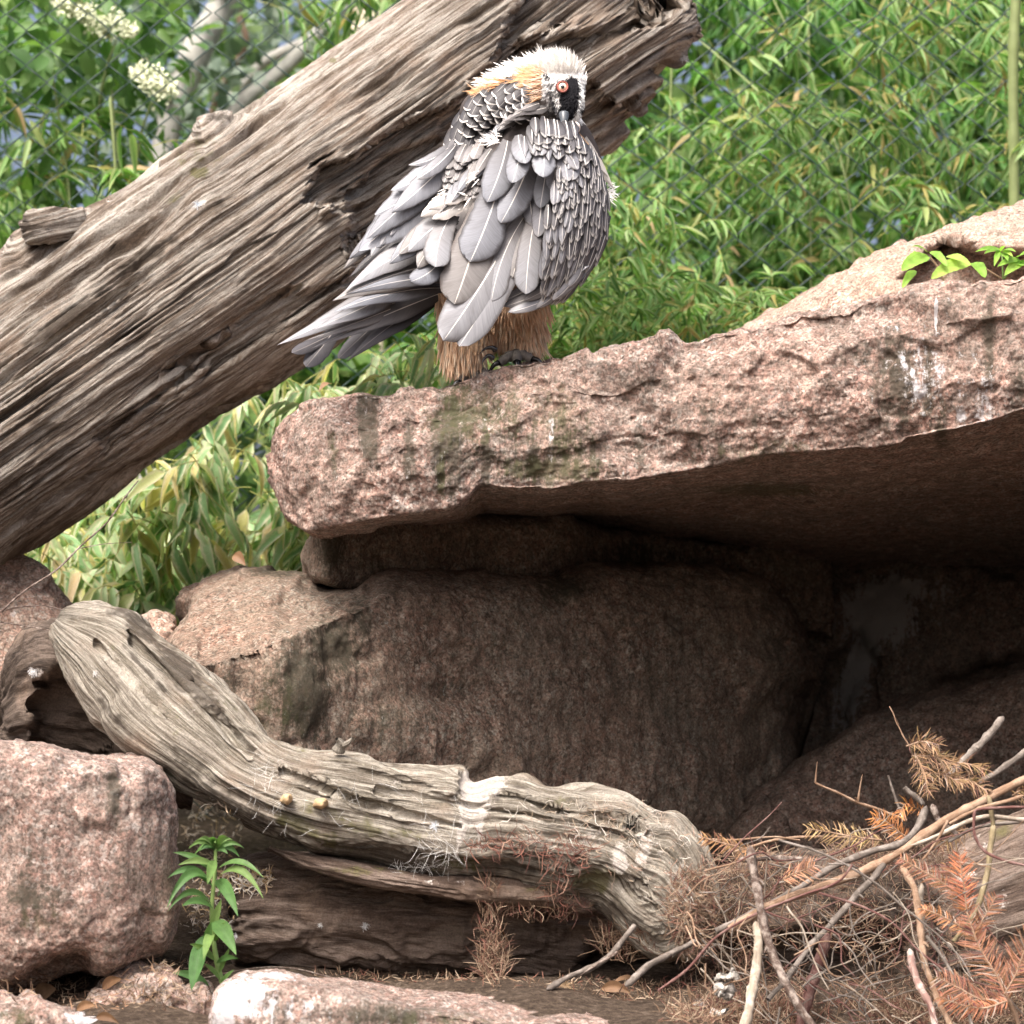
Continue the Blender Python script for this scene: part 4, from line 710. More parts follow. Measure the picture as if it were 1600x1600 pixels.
# ------------------------------------------------------------------ chain link mesh: zigzag wires, one part each
def fence():
    M['wire'] = plain_mat('dark_green_coated_wire', (.018, .045, .038), .45, .15, 30, .1, .5)
    Y = 8.34; a = P(0, 0, Y); b = P(1000, 0, Y); mpp = (b[0]-a[0])/1000
    w = 65*mpp; h = 54*mpp; zt = P(0, -120, Y)[2]; zb = 1.05
    e = empty('wire_mesh_fence', (0, Y, zb), 'dark green diamond wire mesh fence stretched behind the log and the vulture', 'fence')
    n = int((zt-zb)/h*2)+1
    x0 = P(-170, 0, Y)[0]; k = 0; x = x0
    off = .0
    while x < P(1760, 0, Y)[0]:
        pts = []
        for i in range(n*2+1):
            z = zb+i*h/4
            tri = 1-abs((i % 4)-2)/1.0*1.0
            xx = x+tri*w/4*1.0
            yy = Y+.003*math.sin(i*math.pi/2)+.012*math.sin(x*3+z*2)
            pts.append([xx+.006*math.sin(z*4+x), yy, z])
        pts = np.array(pts)
        sgn = 1 if k % 2 == 0 else -1
        pts[:, 0] = x+(pts[:, 0]-x)*sgn*1.04
        V, F, U = tube_vf(pts, .0029, 5)
        mk('wire', V, F, M['wire'], e, U)
        x += w/2; k += 1
    for yy, z in ((Y, zb), ):
        V, F, U = tube_vf(np.array([[x0, Y, z], [0, Y, z+.01], [x, Y, z]]), .004, 5); mk('tension_wire', V, F, M['wire'], e, U)
    pk = Bag()
    for fx in (-260, 1850):
        q = P(fx, 0, Y); V, F, U = tube_vf(np.array([[q[0], Y, .6], [q[0], Y, 1.5], [q[0], Y, zt+.1]]), .03, 12); mk('fence_post', V, F, M['wire'], e, U)
fence()
# ------------------------------------------------------------------ the bearded vulture
def feather_mat(name, lo, mid, edge, shaft, shaftw=.05, tip=None, tipamt=0, rough=.55, spec=.45):
    m, t = newmat(name)
    uv = nd(t, 'TexCoord').outputs['UV']; s = nd(t, 'SeparateXYZ', {0: uv}); ob = nd(t, 'TexCoord').outputs['Object']
    r = nd(t, 'ObjectInfo').outputs['Random']
    d = mth(t, 'MULTIPLY', mth(t, 'ABSOLUTE', mth(t, 'SUBTRACT', s.outputs[0], .5)), 2)
    # barbs run outwards and forwards from the shaft
    bc = nd(t, 'CombineXYZ', {0: mth(t, 'ADD', mth(t, 'MULTIPLY', s.outputs[1], 90), mth(t, 'MULTIPLY', d, -14)), 1: mth(t, 'MULTIPLY', s.outputs[0], 1.5), 2: mth(t, 'MULTIPLY', r, 50)}).outputs[0]
    barb = nz(t, bc, 1.0, 3, .6); sb = nz(t, nd(t, 'CombineXYZ', {0: mth(t, 'ADD', mth(t, 'MULTIPLY', s.outputs[1], 9), mth(t, 'MULTIPLY', d, -1.6)), 1: mth(t, 'MULTIPLY', s.outputs[0], 2), 2: mth(t, 'MULTIPLY', r, 50)}).outputs[0], 1.0, 4, .6)
    base = mix(t, ramp(t, mth(t, 'ADD', s.outputs[1], mth(t, 'MULTIPLY', mth(t, 'SUBTRACT', sb, .5), .5)), [(.1, 0), (.7, 1)]), lo, mid)
    base = mix(t, 1, base, ramp(t, barb, [(.3, .84), (.7, 1.1)]), 'MULTIPLY')
    base = mix(t, ramp(t, sb, [(.5, 0), (.75, .45)]), base, edge)
    base = mix(t, ramp(t, mth(t, 'ADD', d, mth(t, 'MULTIPLY', mth(t, 'SUBTRACT', sb, .5), .25)), [(.80, 0), (.97, .9)]), base, edge)
    if tip: base = mix(t, ramp(t, mth(t, 'ADD', s.outputs[1], mth(t, 'MULTIPLY', d, .10)), [(.895, 0), (.955, tipamt)]), base, tip)
    base = mix(t, ramp(t, mth(t, 'ADD', d, mth(t, 'MULTIPLY', s.outputs[1], shaftw*.5)), [(shaftw*.7, 1), (shaftw*1.25, 0)]), base, shaft)
    base = mix(t, 1, base, ramp(t, r, [(0, .84), (1, 1.12)]), 'MULTIPLY')
    finish(t, base, rough, mth(t, 'ADD', barb, mth(t, 'MULTIPLY', sb, .6)), .3, .0012, spec)
    return m
M['f_grey'] = feather_mat('slate_lavender_feather', (.10, .097, .105), (.262, .278, .315), (.055, .052, .056), (.85, .83, .80), .045)
M['f_pale'] = feather_mat('pale_worn_feather', (.20, .19, .19), (.298, .308, .335), (.10, .092, .092), (.90, .87, .82), .04)
M['f_mid'] = feather_mat('steel_grey_feather', (.06, .058, .064), (.235, .242, .27), (.04, .037, .04), (.85, .83, .80), .06, (.8, .78, .74), .12)
M['f_dark'] = feather_mat('charcoal_feather', (.03, .029, .032), (.11, .108, .118), (.016, .014, .016), (.80, .78, .75), .11, (.85, .83, .79), .28)
M['f_neck'] = feather_mat('black_ruff_feather', (.02, .019, .022), (.06, .058, .064), (.018, .016, .018), (.30, .29, .28), .04, (.85, .83, .80), .95)
M['f_tail'] = feather_mat('dark_tail_feather', (.10, .095, .095), (.24, .23, .235), (.075, .07, .07), (.8, .76, .7), .05)
M['f_black'] = feather_mat('black_flight_feather', (.02, .02, .022), (.075, .072, .08), (.03, .028, .03), (.25, .23, .22), .05)
M['f_brown'] = feather_mat('brown_washed_feather', (.15, .135, .128), (.27, .262, .262), (.10, .083, .076), (.85, .8, .74), .045)
M['f_white'] = feather_mat('white_down_feather', (.42, .40, .38), (.58, .56, .54), (.62, .57, .52), (.88, .87, .84), .03)
M['f_orange'] = feather_mat('rusty_feather', (.44, .27, .15), (.60, .42, .27), (.38, .22, .12), (.66, .50, .36), .03, spec=.2)
M['plume'] = attr_mat('fine_plumage', .8, False, .15)
BY = 6.04
def Yb(px, py):
    """depth of the plumage surface at a photo pixel"""
    px = np.asarray(px, float); py = np.asarray(py, float)
    r = np.hypot((px-838)/128, (py-322)/185)
    d = .19*np.sqrt(np.clip(1-r**2, 0, 1))**.9
    r2 = np.hypot((px-640-(py-340)*-.55)/95, (py-345)/170)
    d2 = .10*np.sqrt(np.clip(1-r2**2, 0, 1))
    return BY-np.maximum(d, d2)-.02
def Z1(x, y): return (640+x/4.444, 50+y/4.444)
def Z2(x, y): return (420+x/2.759, 180+y/2.759)
SHAPES = {'blunt': (.58, 2.0, .33), 'round': (.70, 2.2, .45), 'point': (.42, 1.25, .5), 'long': (.80, 2.2, .55), 'lance': (.35, 1.05, .4), 'taper': (.50, 1.7, .45)}
BIRD = empty('bearded_vulture', P(770, 585, 6.05), 'bearded vulture with ruffled plumage standing on the slab, head turned over its back', 'bird')
def feather(name, r, t, w, mat, lay=0, bend=0, shape='blunt', lift=.014, Yr=None, Yt=None, arch=.05, camb=.22, nib=.03, parent=None, nl=14, nw=9, roll=0, bag=None, col=None):
    """r, t: root and tip photo pixels; w: width in px"""
    y0 = (Yb(*r)-.004*lay if Yr is None else Yr); y1 = (Yb(*t)-.004*lay-lift if Yt is None else Yt)
    R = P(r[0], r[1], y0); T = P(t[0], t[1], y1); D = T-R; L = np.linalg.norm(D); D /= L
    mx, my = (r[0]+t[0])/2, (r[1]+t[1])/2
    if Yr is None:
        q = np.array([[mx, my], [mx+6, my], [mx, my+6]]); W = P(q[:, 0], q[:, 1], Yb(q[:, 0], q[:, 1])); N = np.cross(W[1]-W[0], W[2]-W[0]); N /= np.linalg.norm(N)+1e-9
        if N[1] > 0: N = -N
        N = N*.75+np.array([0, -.5, .1])
    else: N = np.array([0, -1., .15])
    N = N-D*np.dot(N, D); N /= np.linalg.norm(N)
    if roll: N = N*math.cos(roll)+np.cross(D, N)*math.sin(roll)
    Sd = np.cross(D, N)
    v = 1-(1-np.linspace(0, 1, nl))**1.35; u = np.linspace(-1, 1, nw)
    p0, ex, wr = SHAPES[shape]
    W = np.minimum(1, wr+(1-wr)*np.sin(np.clip(v/max(p0, .01), 0, 1)*np.pi/2))
    tt = np.clip((v-p0)/(1-p0), 0, 1); W = W*np.sqrt(np.clip(1-tt**ex, 0, 1)) if shape not in ('point', 'lance', 'taper') else W*(1-tt**ex)**(.8 if shape == 'taper' else 1)
    W = np.maximum(W, .015)
    wm = w*Yb(*r)/FPX if Yr is None else w*y0/FPX
    U, VV = np.meshgrid(u, v); WW = W[:, None]
    rg = np.random.default_rng(int(abs(r[0]*31+t[1]*17)) % 99991)
    jag = 1+nib*rg.normal(0, 1, (nl, 2)); jag[0] = 1
    ed = np.where(U < 0, jag[:, 0:1], jag[:, 1:2]); wobble = 1+(np.abs(U)**6)*(ed-1)
    c = R+D*L*VV[..., None]+Sd*(bend*L*4*VV*(1-VV))[..., None]+N*(arch*L*4*VV*(1-VV))[..., None]
    twist = rg.normal(0, .035)
    G = c+Sd*(U*WW*wm/2*wobble)[..., None]-N*(camb*wm*WW*U**2*.5)[..., None]+N*(twist*wm*U*VV)[..., None]
    G = G+D*((1-np.abs(U)**2)*0-np.abs(U)**3*wm*.12*WW)[..., None]
    mid = nw//2; G[:, mid] += N*.0006
    V = G.reshape(-1, 3); F = grid_faces(nl, nw); uv = np.stack([(U+1)/2, VV], -1).reshape(-1, 2)
    if bag is not None: bag.add(V, F, uv, np.ones(3)*.5 if col is None else col); return
    o = mk(name, V, F, M[mat], parent or BIRD, uv); return o

def bird_body():
    bag = []
    def ell(c, r, rot=None):
        """c: px,py,Y ; r: metres"""
        n, k = 28, 18; th = np.linspace(0, 2*np.pi, n, endpoint=False); ph = np.linspace(0, np.pi, k)
        A, B = np.meshgrid(ph, th, indexing='ij')
        V = np.stack([np.sin(A)*np.cos(B)*r[0], np.sin(A)*np.sin(B)*r[1], np.cos(A)*r[2]], -1).reshape(-1, 3)
        if rot is not None:
            a = math.radians(rot); c_, s_ = math.cos(a), math.sin(a); V = np.stack([V[:, 0]*c_+V[:, 2]*s_, V[:, 1], -V[:, 0]*s_+V[:, 2]*c_], 1)
        V = V+P(*c)
        me = bpy.data.meshes.new('t'); F = []
        for i in range(k-1):
            for j in range(n): F.append((i*n+j, (i+1)*n+j, (i+1)*n+(j+1) % n, i*n+(j+1) % n))
        bag.append((V, F))
    mm = 6.0/FPX
    ell((838, 320, 6.06), (112*mm, .17, 168*mm), 6)         # trunk
    ell((835, 215, 6.05), (70*mm, .12, 50*mm))              # shoulders
    ell((745, 400, 6.08), (75*mm, .12, 100*mm), 35)         # rump
    ell((650, 345, 6.10), (52*mm, .055, 130*mm), 33)        # drooped left wing
    ell((735, 225, 6.06), (42*mm, .07, 60*mm), 30)          # nape base
    ell((755, 178, 6.03), (38*mm, .065, 40*mm), 40)
    ell((785, 158, 6.00), (38*mm, .06, 32*mm), 60)
    ell((815, 160, 5.97), (38*mm, .06, 34*mm))
    ell((845, 150, 5.95), (40*mm, .062, 44*mm))
    ell((872, 128, 5.93), (43*mm, .065, 47*mm), -10)        # head
    ell((888, 152, 5.905), (25*mm, .045, 42*mm), -8)        # face towards the bill
    ell((728, 515, 6.07), (40*mm, .065, 72*mm), 6)          # left trouser
    ell((818, 495, 6.12), (34*mm, .06, 66*mm), -6)          # right trouser
    ell((775, 470, 6.12), (60*mm, .08, 60*mm))
    VV = []; FF = []; n = 0
    for V, F in bag: VV.append(V); FF += [tuple(i+n for i in f) for f in F]; n += len(V)
    me = bpy.data.meshes.new('body'); me.from_pydata([tuple(v) for v in np.concatenate(VV)], [], FF); me.update()
    tmp = bpy.data.objects.new('body_tmp', me); C.objects.link(tmp)
    r = tmp.modifiers.new('r', 'REMESH'); r.mode = 'VOXEL'; r.voxel_size = .0042; r.use_smooth_shade = True
    s = tmp.modifiers.new('s', 'SMOOTH'); s.iterations = 9; s.factor = .6
    dg = bpy.context.evaluated_depsgraph_get(); me2 = bpy.data.meshes.new_from_object(tmp.evaluated_get(dg))
    bpy.data.objects.remove(tmp)
    co = np.zeros(len(me2.vertices)*3, np.float32); me2.vertices.foreach_get('co', co); co = co.reshape(-1, 3).astype(float)
    px, py = proj(co)
    col = np.zeros((len(co), 4), np.float32); col[:, 3] = 1
    base = np.array([.075, .065, .062]); K = np.repeat(base[None], len(co), 0)
    leg = sm(440, 470, py); K = K*(1-leg[:, None])+np.array([.62, .42, .27])*leg[:, None]
    zx, zy = (px-640)*4.444, (py-50)*4.444
    hd = sm(470, 430, zy+(zx < 900)*60)*sm(480, 560, zx); K = K*(1-hd[:, None])+np.array([.78, .62, .46])*hd[:, None]
    fc = sm(900, 950, zx)*sm(640, 600, zy); K = K*(1-fc[:, None])+face_col(zx, zy)*fc[:, None]
    back = sm(60, 30, np.hypot(px-700, (py-335)))[:, None]; K = K*(1-back)+np.array([.7, .66, .62])*back
    neckin = sm(40, 10, np.hypot((px-815)*.7, (py-165)*1.6))[:, None]; K = K*(1-neckin)+np.array([.20, .165, .145])*neckin
    K = K*(.85+.3*noise(np.stack([px*.3, py*.3, px*0], -1))[:, None]); col[:, :3] = K
    a = me2.color_attributes.new('Col', 'FLOAT_COLOR', 'POINT'); a.data.foreach_set('color', col.ravel())
    me2.polygons.foreach_set('use_smooth', np.ones(len(me2.polygons), bool))
    me2.materials.clear(); me2.materials.append(M['plume']); me2.name = 'body'
    org = WLOC[BIRD.name]; me2.transform(Matrix.Translation(-V3(org)))
    o = bpy.data.objects.new('body', me2); link(o, BIRD); WLOC[o.name] = org
    global BODY_CO; BODY_CO = co
    return o
def face_col(zx, zy):
    """colour of the face plumage; zx, zy are photo pixels times 4.444 from (640, 50)"""
    zx = np.asarray(zx, float); zy = np.asarray(zy, float)
    n = noise(np.stack([zx*.05, zy*.05, zx*0], -1), 3); n2 = noise(np.stack([zx*.014, zy*.014, zx*0], -1), 5)
    K = np.zeros(zx.shape+(3,)); K[:] = (.92, .92, .91)
    aur = sm(330, 370, zy)*sm(1090, 1030, zx)*sm(900, 940, zx)
    spk = (.20+.62*sm(.42, .66, n))[..., None]*np.array([1, .99, .99])
    K = K*(1-aur[..., None])+spk*aur[..., None]
    fore = sm(1130, 1160, zx)*sm(300, 380, zy)
    spk2 = (.55+.35*sm(.25, .5, n))[..., None]*np.array([.97, 1, 1.0]); K = K*(1-fore[..., None])+spk2*fore[..., None]
    d = sdpoly(zx, zy, [(1070, 318), (1130, 308), (1168, 345), (1182, 400), (1176, 470), (1164, 530), (1150, 590), (1104, 616), (1056, 608), (1036, 560), (1050, 500), (1040, 440), (1080, 400), (1090, 350)])+(n-.5)*16
    k = sm(6, -6, d)[..., None]; K = K*(1-k)+np.array([.012, .012, .015])*k
    k = sm(6, -6, sdpoly(zx, zy, [(1185, 530), (1240, 515), (1232, 560), (1195, 590), (1180, 570)]))[..., None]; K = K*(1-k)+np.array([.02, .02, .023])*k
    for poly, c in (([(908, 262), (930, 270), (985, 325), (968, 338)], .05), ([(962, 412), (978, 415), (1015, 500), (1055, 590), (1060, 622), (1035, 605), (1000, 530)], .10), ([(1050, 575), (1085, 600), (1070, 640), (1040, 620)], .16)):
        k = sm(4, -4, sdpoly(zx, zy, poly))[..., None]; K = K*(1-k)+np.array([c, c, c*1.1])*k
    return K
body = bird_body()
from mathutils.bvhtree import BVHTree
BT = BVHTree.FromPolygons([tuple(c) for c in BODY_CO], [tuple(p.vertices) for p in body.data.polygons])
def hit(px, py):
    d = (V3(P(px, py, 10))-Vector((0, 0, EYE))).normalized(); r = BT.ray_cast(Vector((0, 0, EYE)), d)
    return (np.array(r[0]), np.array(r[1])) if r[0] is not None else (None, None)

# --- tail, pointed and dark, then the paler coverts over its root
TY = dict
tail = [((300, 900), (160, 1085), 85, 'f_black', 5.98, 5.86, 'round'), ((520, 850), (300, 1050), 80, 'f_black', 6.02, 5.90, 'blunt'), ((740, 775), (335, 1062), 95, 'f_black', 6.04, 5.90, 'point'), ((300, 930), (100, 1025), 60, 'f_black', 5.97, 5.85, 'round'),
        ((735, 770), (175, 1010), 105, 'f_tail', 6.02, 5.85, 'lance'), ((640, 790), (105, 968), 78, 'f_tail', 6.0, 5.83, 'lance'), ((610, 800), (150, 975), 70, 'f_brown', 5.99, 5.825, 'lance')]
for i, (a, b, w, m, yr, yt, sh) in enumerate(tail):
    feather('tail_feather', Z2(*a), Z2(*b), w/2.759, m, shape=sh, Yr=yr, Yt=yt, bend=.02*(i % 3-1), arch=.03)
feather('tail_feather', Z2(540, 745), Z2(33, 992), 118/2.759, 'f_pale', shape='lance', Yr=5.97, Yt=5.80, bend=-.02, arch=.04)
feather('tail_feather', Z2(560, 760), Z2(190, 925), 90/2.759, 'f_pale', shape='point', Yr=5.965, Yt=5.82, bend=-.02)
feather('tail_covert', Z2(745, 745), Z2(275, 850), 84/2.759, 'f_grey', shape='point', Yr=5.97, Yt=5.835, bend=.03, arch=.05)
feather('tail_covert', Z2(735, 640), Z2(275, 800), 150/2.759, 'f_brown', shape='point', Yr=5.965, Yt=5.845, bend=.02, arch=.05)
feather('tail_covert', Z2(730, 545), Z2(330, 755), 120/2.759, 'f_pale', shape='point', Yr=5.955, Yt=5.85, bend=.04)
feather('tail_covert', Z2(755, 700), Z2(330, 775), 62/2.759, 'f_grey', shape='point', Yr=5.955, Yt=5.825, bend=.02)
for a, b, w, m in (((790, 470), (520, 640), 110, 'f_grey'), ((800, 450), (560, 600), 110, 'f_brown'), ((800, 440), (600, 590), 120, 'f_pale'), ((790, 480), (640, 660), 120, 'f_brown')):
    feather('rump_feather', Z2(*a), Z2(*b), w/2.759, m, Yr=5.925, Yt=5.862, shape='taper', nib=.03, bend=.05)
feather('rump_feather', Z2(750, 590), Z2(612, 718), 100/2.759, 'f_grey', Yr=5.925, Yt=5.845, shape='round', bend=-.12)
feather('rump_feather', Z2(790, 430), Z2(718, 655), 120/2.759, 'f_pale', Yr=5.915, Yt=5.845, shape='long', bend=.06)

# --- drooped left wing: black feathers as the shaded gap beneath, then long grey flight feathers, pale torn trailing edge
for a, b, w, m, yr, yt, bd in (((720, 420), (345, 700), 90, 'f_black', 6.05, 5.98, .02), ((700, 380), (325, 655), 80, 'f_black', 6.05, 5.98, .0), ((690, 470), (390, 720), 70, 'f_black', 6.03, 5.97, .02)):
    feather('dark_gap_feather', Z2(*a), Z2(*b), w/2.759, m, Yr=yr, Yt=yt, shape='point', bend=bd)
for a, b, w, m, yr, yt, bd, sh in (((800, 270), (322, 664), 90, 'f_brown', 5.985, 5.95, .03, 'taper'), ((790, 300), (455, 560), 80, 'f_pale', 5.955, 5.91, .03, 'taper'), ((770, 250), (345, 620), 120, 'f_grey', 5.975, 5.935, -.02, 'taper'),
                                   ((795, 190), (385, 590), 215, 'f_grey', 5.95, 5.905, -.04, 'taper'), ((805, 225), (420, 535), 130, 'f_grey', 5.94, 5.89, .01, 'taper'),
                                   ((805, 145), (455, 430), 160, 'f_grey', 5.945, 5.90, -.09, 'taper'), ((805, 122), (525, 325), 120, 'f_grey', 5.94, 5.895, -.11, 'taper'),
                                   ((810, 165), (530, 420), 120, 'f_grey', 5.93, 5.88, -.03, 'taper'), ((800, 108), (600, 215), 60, 'f_mid', 5.945, 5.91, -.13, 'taper'), ((805, 130), (640, 275), 66, 'f_mid', 5.92, 5.875, -.06, 'blunt')):
    feather('wing_feather', Z2(*a), Z2(*b), w/2.759, m, Yr=yr, Yt=yt, shape=sh, bend=bd, arch=.05, nib=.03, nl=20)
for k in range(9):
    f = k/8; x = 805-330*f; y = 205+350*f
    feather('trailing_feather', Z2(x+22, y-34), Z2(x-34, y+52), 44/2.759, 'f_pale', Yr=5.925-.01*f, Yt=5.905-.01*f, shape='taper', nib=.07, bend=.03)
# --- back: dull brown scales, then white down
rg = np.random.default_rng(3)
for k in range(46):
    x = rg.uniform(770, 935); y = rg.uniform(150, 350)
    if abs((x-770)*1.0-(350-y)*.55-10) > 105: continue
    feather('back_feather', Z2(x+18, y-42), Z2(x-18, y+34), rg.uniform(40, 60)/2.759, 'f_tail' if k % 3 else 'f_brown', Yr=5.93-.01*(y/350), Yt=5.90-.01*(y/350), shape='round', nib=.05)
for a, b, w in (((840, 330), (655, 438), 90), ((850, 345), (690, 405), 80), ((845, 375), (705, 448), 70), ((865, 320), (760, 385), 60)):
    feather('down_feather', Z2(*a), Z2(*b), w/2.759, 'f_white', Yr=5.905, Yt=5.88, shape='taper', nib=.10, camb=.25)
for k in range(16):
    f = k/15; x = 930-170*f; y = 205+170*f
    feather('back_feather', Z2(x+30, y-60), Z2(x-40+rg.normal(0, 10), y+64), rg.uniform(44, 62)/2.759, ('f_tail', 'f_mid', 'f_grey', 'f_brown')[k % 4], Yr=5.905+.002*(k % 3), Yt=5.882+.003*(k % 3), shape='taper', nib=.04)

# --- right wing, from the undermost long feathers up to the shoulder scales
for i, (a, b, w, bd) in enumerate([((1395, 480), (1010, 800), 66, .10), ((1430, 500), (1012, 826), 62, .12), ((1455, 520), (1030, 850), 56, .14), ((1440, 470), (1100, 800), 50, .11), ((1465, 430), (1180, 790), 44, .12), ((1400, 500), (1250, 760), 40, .08), ((1430, 520), (1270, 762), 40, .08)]):
    feather('primary_feather', Z2(*a), Z2(*b), w/2.759, 'f_tail' if i % 2 else 'f_mid', Yr=5.93-.004*i, Yt=5.90-.006*i, shape='long', bend=-bd, arch=.04)
scap = [((1130, 430), (820, 997), 150, 'f_pale', 0, 'long', -.03), ((1080, 440), (752, 972), 185, 'f_pale', 1, 'long', -.03), ((1150, 480), (905, 880), 120, 'f_pale', 1, 'long', .05), ((1100, 440), (960, 800), 110, 'f_pale', 2, 'long', .05), ((1170, 440), (1050, 700), 90, 'f_brown', 2, 'long', .04),
        ((930, 400), (800, 815), 205, 'f_brown', 3, 'long', -.02), ((1150, 430), (1108, 772), 112, 'f_pale', 4, 'long', .02), ((1010, 240), (868, 632), 180, 'f_grey', 5, 'long', -.03), ((1130, 190), (1000, 465), 140, 'f_grey', 6, 'blunt', -.03), ((1030, 110), (942, 375), 138, 'f_grey', 7, 'blunt', -.04),
        ((1185, 300), (1160, 525), 80, 'f_mid', 4, 'blunt', 0), ((1120, 330), (1140, 480), 80, 'f_mid', 3, 'blunt', 0), ((1200, 215), (1170, 400), 95, 'f_grey', 6, 'blunt', 0), ((1250, 180), (1218, 325), 85, 'f_grey', 6, 'blunt', 0), ((1100, 100), (1050, 292), 112, 'f_grey', 8, 'blunt', -.02),
        ((1190, 110), (1182, 268), 112, 'f_grey', 9, 'blunt', 0), ((1075, 85), (1108, 208), 90, 'f_grey', 10, 'blunt', .03), ((1265, 130), (1290, 285), 80, 'f_mid', 8, 'blunt', .02), ((1320, 150), (1310, 280), 70, 'f_mid', 8, 'blunt', .02), ((1150, 70), (1140, 168), 76, 'f_mid', 11, 'point', 0), ((1215, 80), (1240, 165), 66, 'f_mid', 11, 'point', 0), ((1275, 90), (1330, 235), 62, 'f_mid', 10, 'blunt', .04)]
for a, b, w, m, l, sh, bd in scap:
    kw_ = {} if l >= 8 else dict(Yr=5.895-.006*l, Yt=5.881-.006*l)
    feather('scapular_feather', Z2(*a), Z2(*b), w/2.759, m, lay=l, shape=sh, bend=bd, lift=.016, nl=18, **kw_)
# dense narrow coverts that fan over the right flank
rg = np.random.default_rng(11); n = 0
def rx_(y): return np.interp(y, [200, 240, 280, 320, 360, 400, 430, 455, 480], [905, 932, 948, 955, 953, 940, 922, 900, 870])
for row in range(12):
    f = row/11; y = 436-f*196
    nc = 12 if f < .6 else 13
    for col in range(nc):
        g = (col+.5*(row % 2)+rg.normal(0, .18))/(nc-.5)
        xl = np.interp(y, [200, 250, 300, 350, 440], [900, 880, 862, 852, 852]); xr = rx_(y)-3
        x = xl+(xr-xl)*min(g, 1)**.9; yy = y+rg.normal(0, 4)
        # lie along the flank: straight down on top, sweeping down left below
        ang = math.radians(np.interp(yy, [230, 300, 360, 400, 440], [6-22*g, 4-6*g, 6+4*g, 10+14*g, 20+22*g])+rg.normal(0, 4))
        big = np.interp(yy, [240, 320, 380, 440], [.62, .8, 1.15, 1.5])
        L = rg.uniform(42, 60)*big; w = rg.uniform(11, 15)*(.75+.3*big)*(1-.25*g)
        r0 = (x+math.sin(ang)*L*.35, yy-math.cos(ang)*L*.35); t0 = (x-math.sin(ang)*L*.65, yy+math.cos(ang)*L*.65)
        if t0[1] > 478 or t0[0] > rx_(min(t0[1], 480))+3: continue
        feather('covert_feather', r0, t0, w, 'f_mid' if rg.random() < .42-.4*g-.05*f else 'f_dark', lay=4+row*.45, lift=.012, shape='blunt', nl=10, nw=7, camb=.34, nib=.03, bend=rg.normal(0, .03)+.04*g, roll=rg.normal(0, .12)); n += 1
for k in range(5):
    f = k/4; feather('covert_feather', (905+8*f, 385+8*k), (812+26*k, 486-7*k*k*.6), 17, 'f_mid', lay=5+k, lift=.01, shape='long', bend=-.10, nl=12, nw=7, camb=.4)
# shoulder scales in rows under the bill
for row in range(4):
    for col in range(9-(row > 2)*2):
        g = (col+.5*(row % 2))/8; x = 826+(row*3)+g*(84-row*4)+rg.normal(0, 2.5); y = 228-row*10-10*math.sin(g*2.6)+g*20+rg.normal(0, 2.5)
        feather('shoulder_feather', (x-3+4*g, y-14), (x+2+10*(g-.4), y+rg.uniform(13, 20)), rg.uniform(17, 25), 'f_mid' if row < 1 and g < .6 else 'f_dark', lay=11+row, lift=.012, shape='blunt' if col % 3 else 'point', nl=10, nw=7, camb=.34, roll=rg.normal(0, .2))
# --- ruffed neck: rows of charcoal scales with bright crescents
def neck_surface(x, y): 
    h, nn = hit(x, y); return (h[1]-.004 if h is not None else 6.02)
cl = smooth_path([(712, 262, 0), (722, 235, 0), (738, 205, 0), (756, 178, 0), (780, 160, 0), (806, 152, 0), (832, 152, 0)], 40)[:, :2]
for k in range(39, 0, -1):
    q = cl[k]; tan = cl[k-1]-cl[min(39, k+1)]; tan = tan/np.linalg.norm(tan); nor = np.array([-tan[1], tan[0]])
    half = 18+11*math.sin(min(1, k/30)*2.2)
    if k % 3: continue
    for j in range(5):
        g = (j+.5*(k % 2)+rg.normal(0, .15))/4.5*2-1
        c = q+nor*g*half; fl = tan*.75+np.array([-.12, .62]); fl /= np.linalg.norm(fl)
        L = rg.uniform(27, 34)*(1 if k > 14 else 1.25)
        a = c-fl*L*.4; b = c+fl*L*.6
        y0 = neck_surface(*c); 
        if n < 5000:
            feather('neck_feather', tuple(a), tuple(b), rg.uniform(19, 26), 'f_neck', Yr=y0+.002, Yt=y0-.012, shape='round', nl=10, nw=7, camb=.30, nib=.02, roll=rg.normal(0, .15)+.25*g)
for k in range(16):
    f = k/15; a = Z1(960-500*f+rg.normal(0, 8), 500+70*math.sin(f*2)+rg.normal(0, 14)+180*f*f); 
    feather('neck_feather', a, (a[0]-34+10*f, a[1]+9+26*f), 16, 'f_tail' if f < .5 else 'f_mid', Yr=neck_surface(*a)-.004, Yt=neck_surface(*a)-.018, shape='point', nl=9, nw=7)

# --- fine plumage: head, crown, nape, face, down, trousers
def plumes(name, items, label=None):
    """items: root px, root py, root Y, tip dx, dy (px), dY, width px, colour root, colour tip"""
    b = Bag(); 
    for (x, y, Y, dx, dy, dY, w, c0, c1) in items:
        R = P(x, y, Y); T = P(x+dx, y+dy, Y+dY); D = T-R; L = np.linalg.norm(D)+1e-9; D /= L
        N = np.array([0, -1., .2]); S = np.cross(D, N); S /= np.linalg.norm(S)+1e-9; N = np.cross(S, D)
        v = np.array([0, .35, .7, 1]); W = np.array([.7, 1, .7, .06])*w*6/FPX/2; sag = rg.normal(0, .06)
        c = R+D*L*v[:, None]+S*(sag*L*v**2)[:, None]-N*0
        V = np.stack([c-S*W[:, None], c+N*W[:, None]*.5, c+S*W[:, None]], 1).reshape(-1, 3)
        K = np.repeat((np.array(c0)[None]*(1-v[:, None])+np.array(c1)[None]*v[:, None]), 3, 0)
        b.add(V, grid_faces(4, 3), None, K)
    return b.build(name, M['plume'], BIRD, kind='stuff')
items = []
HC = (1040, 430)
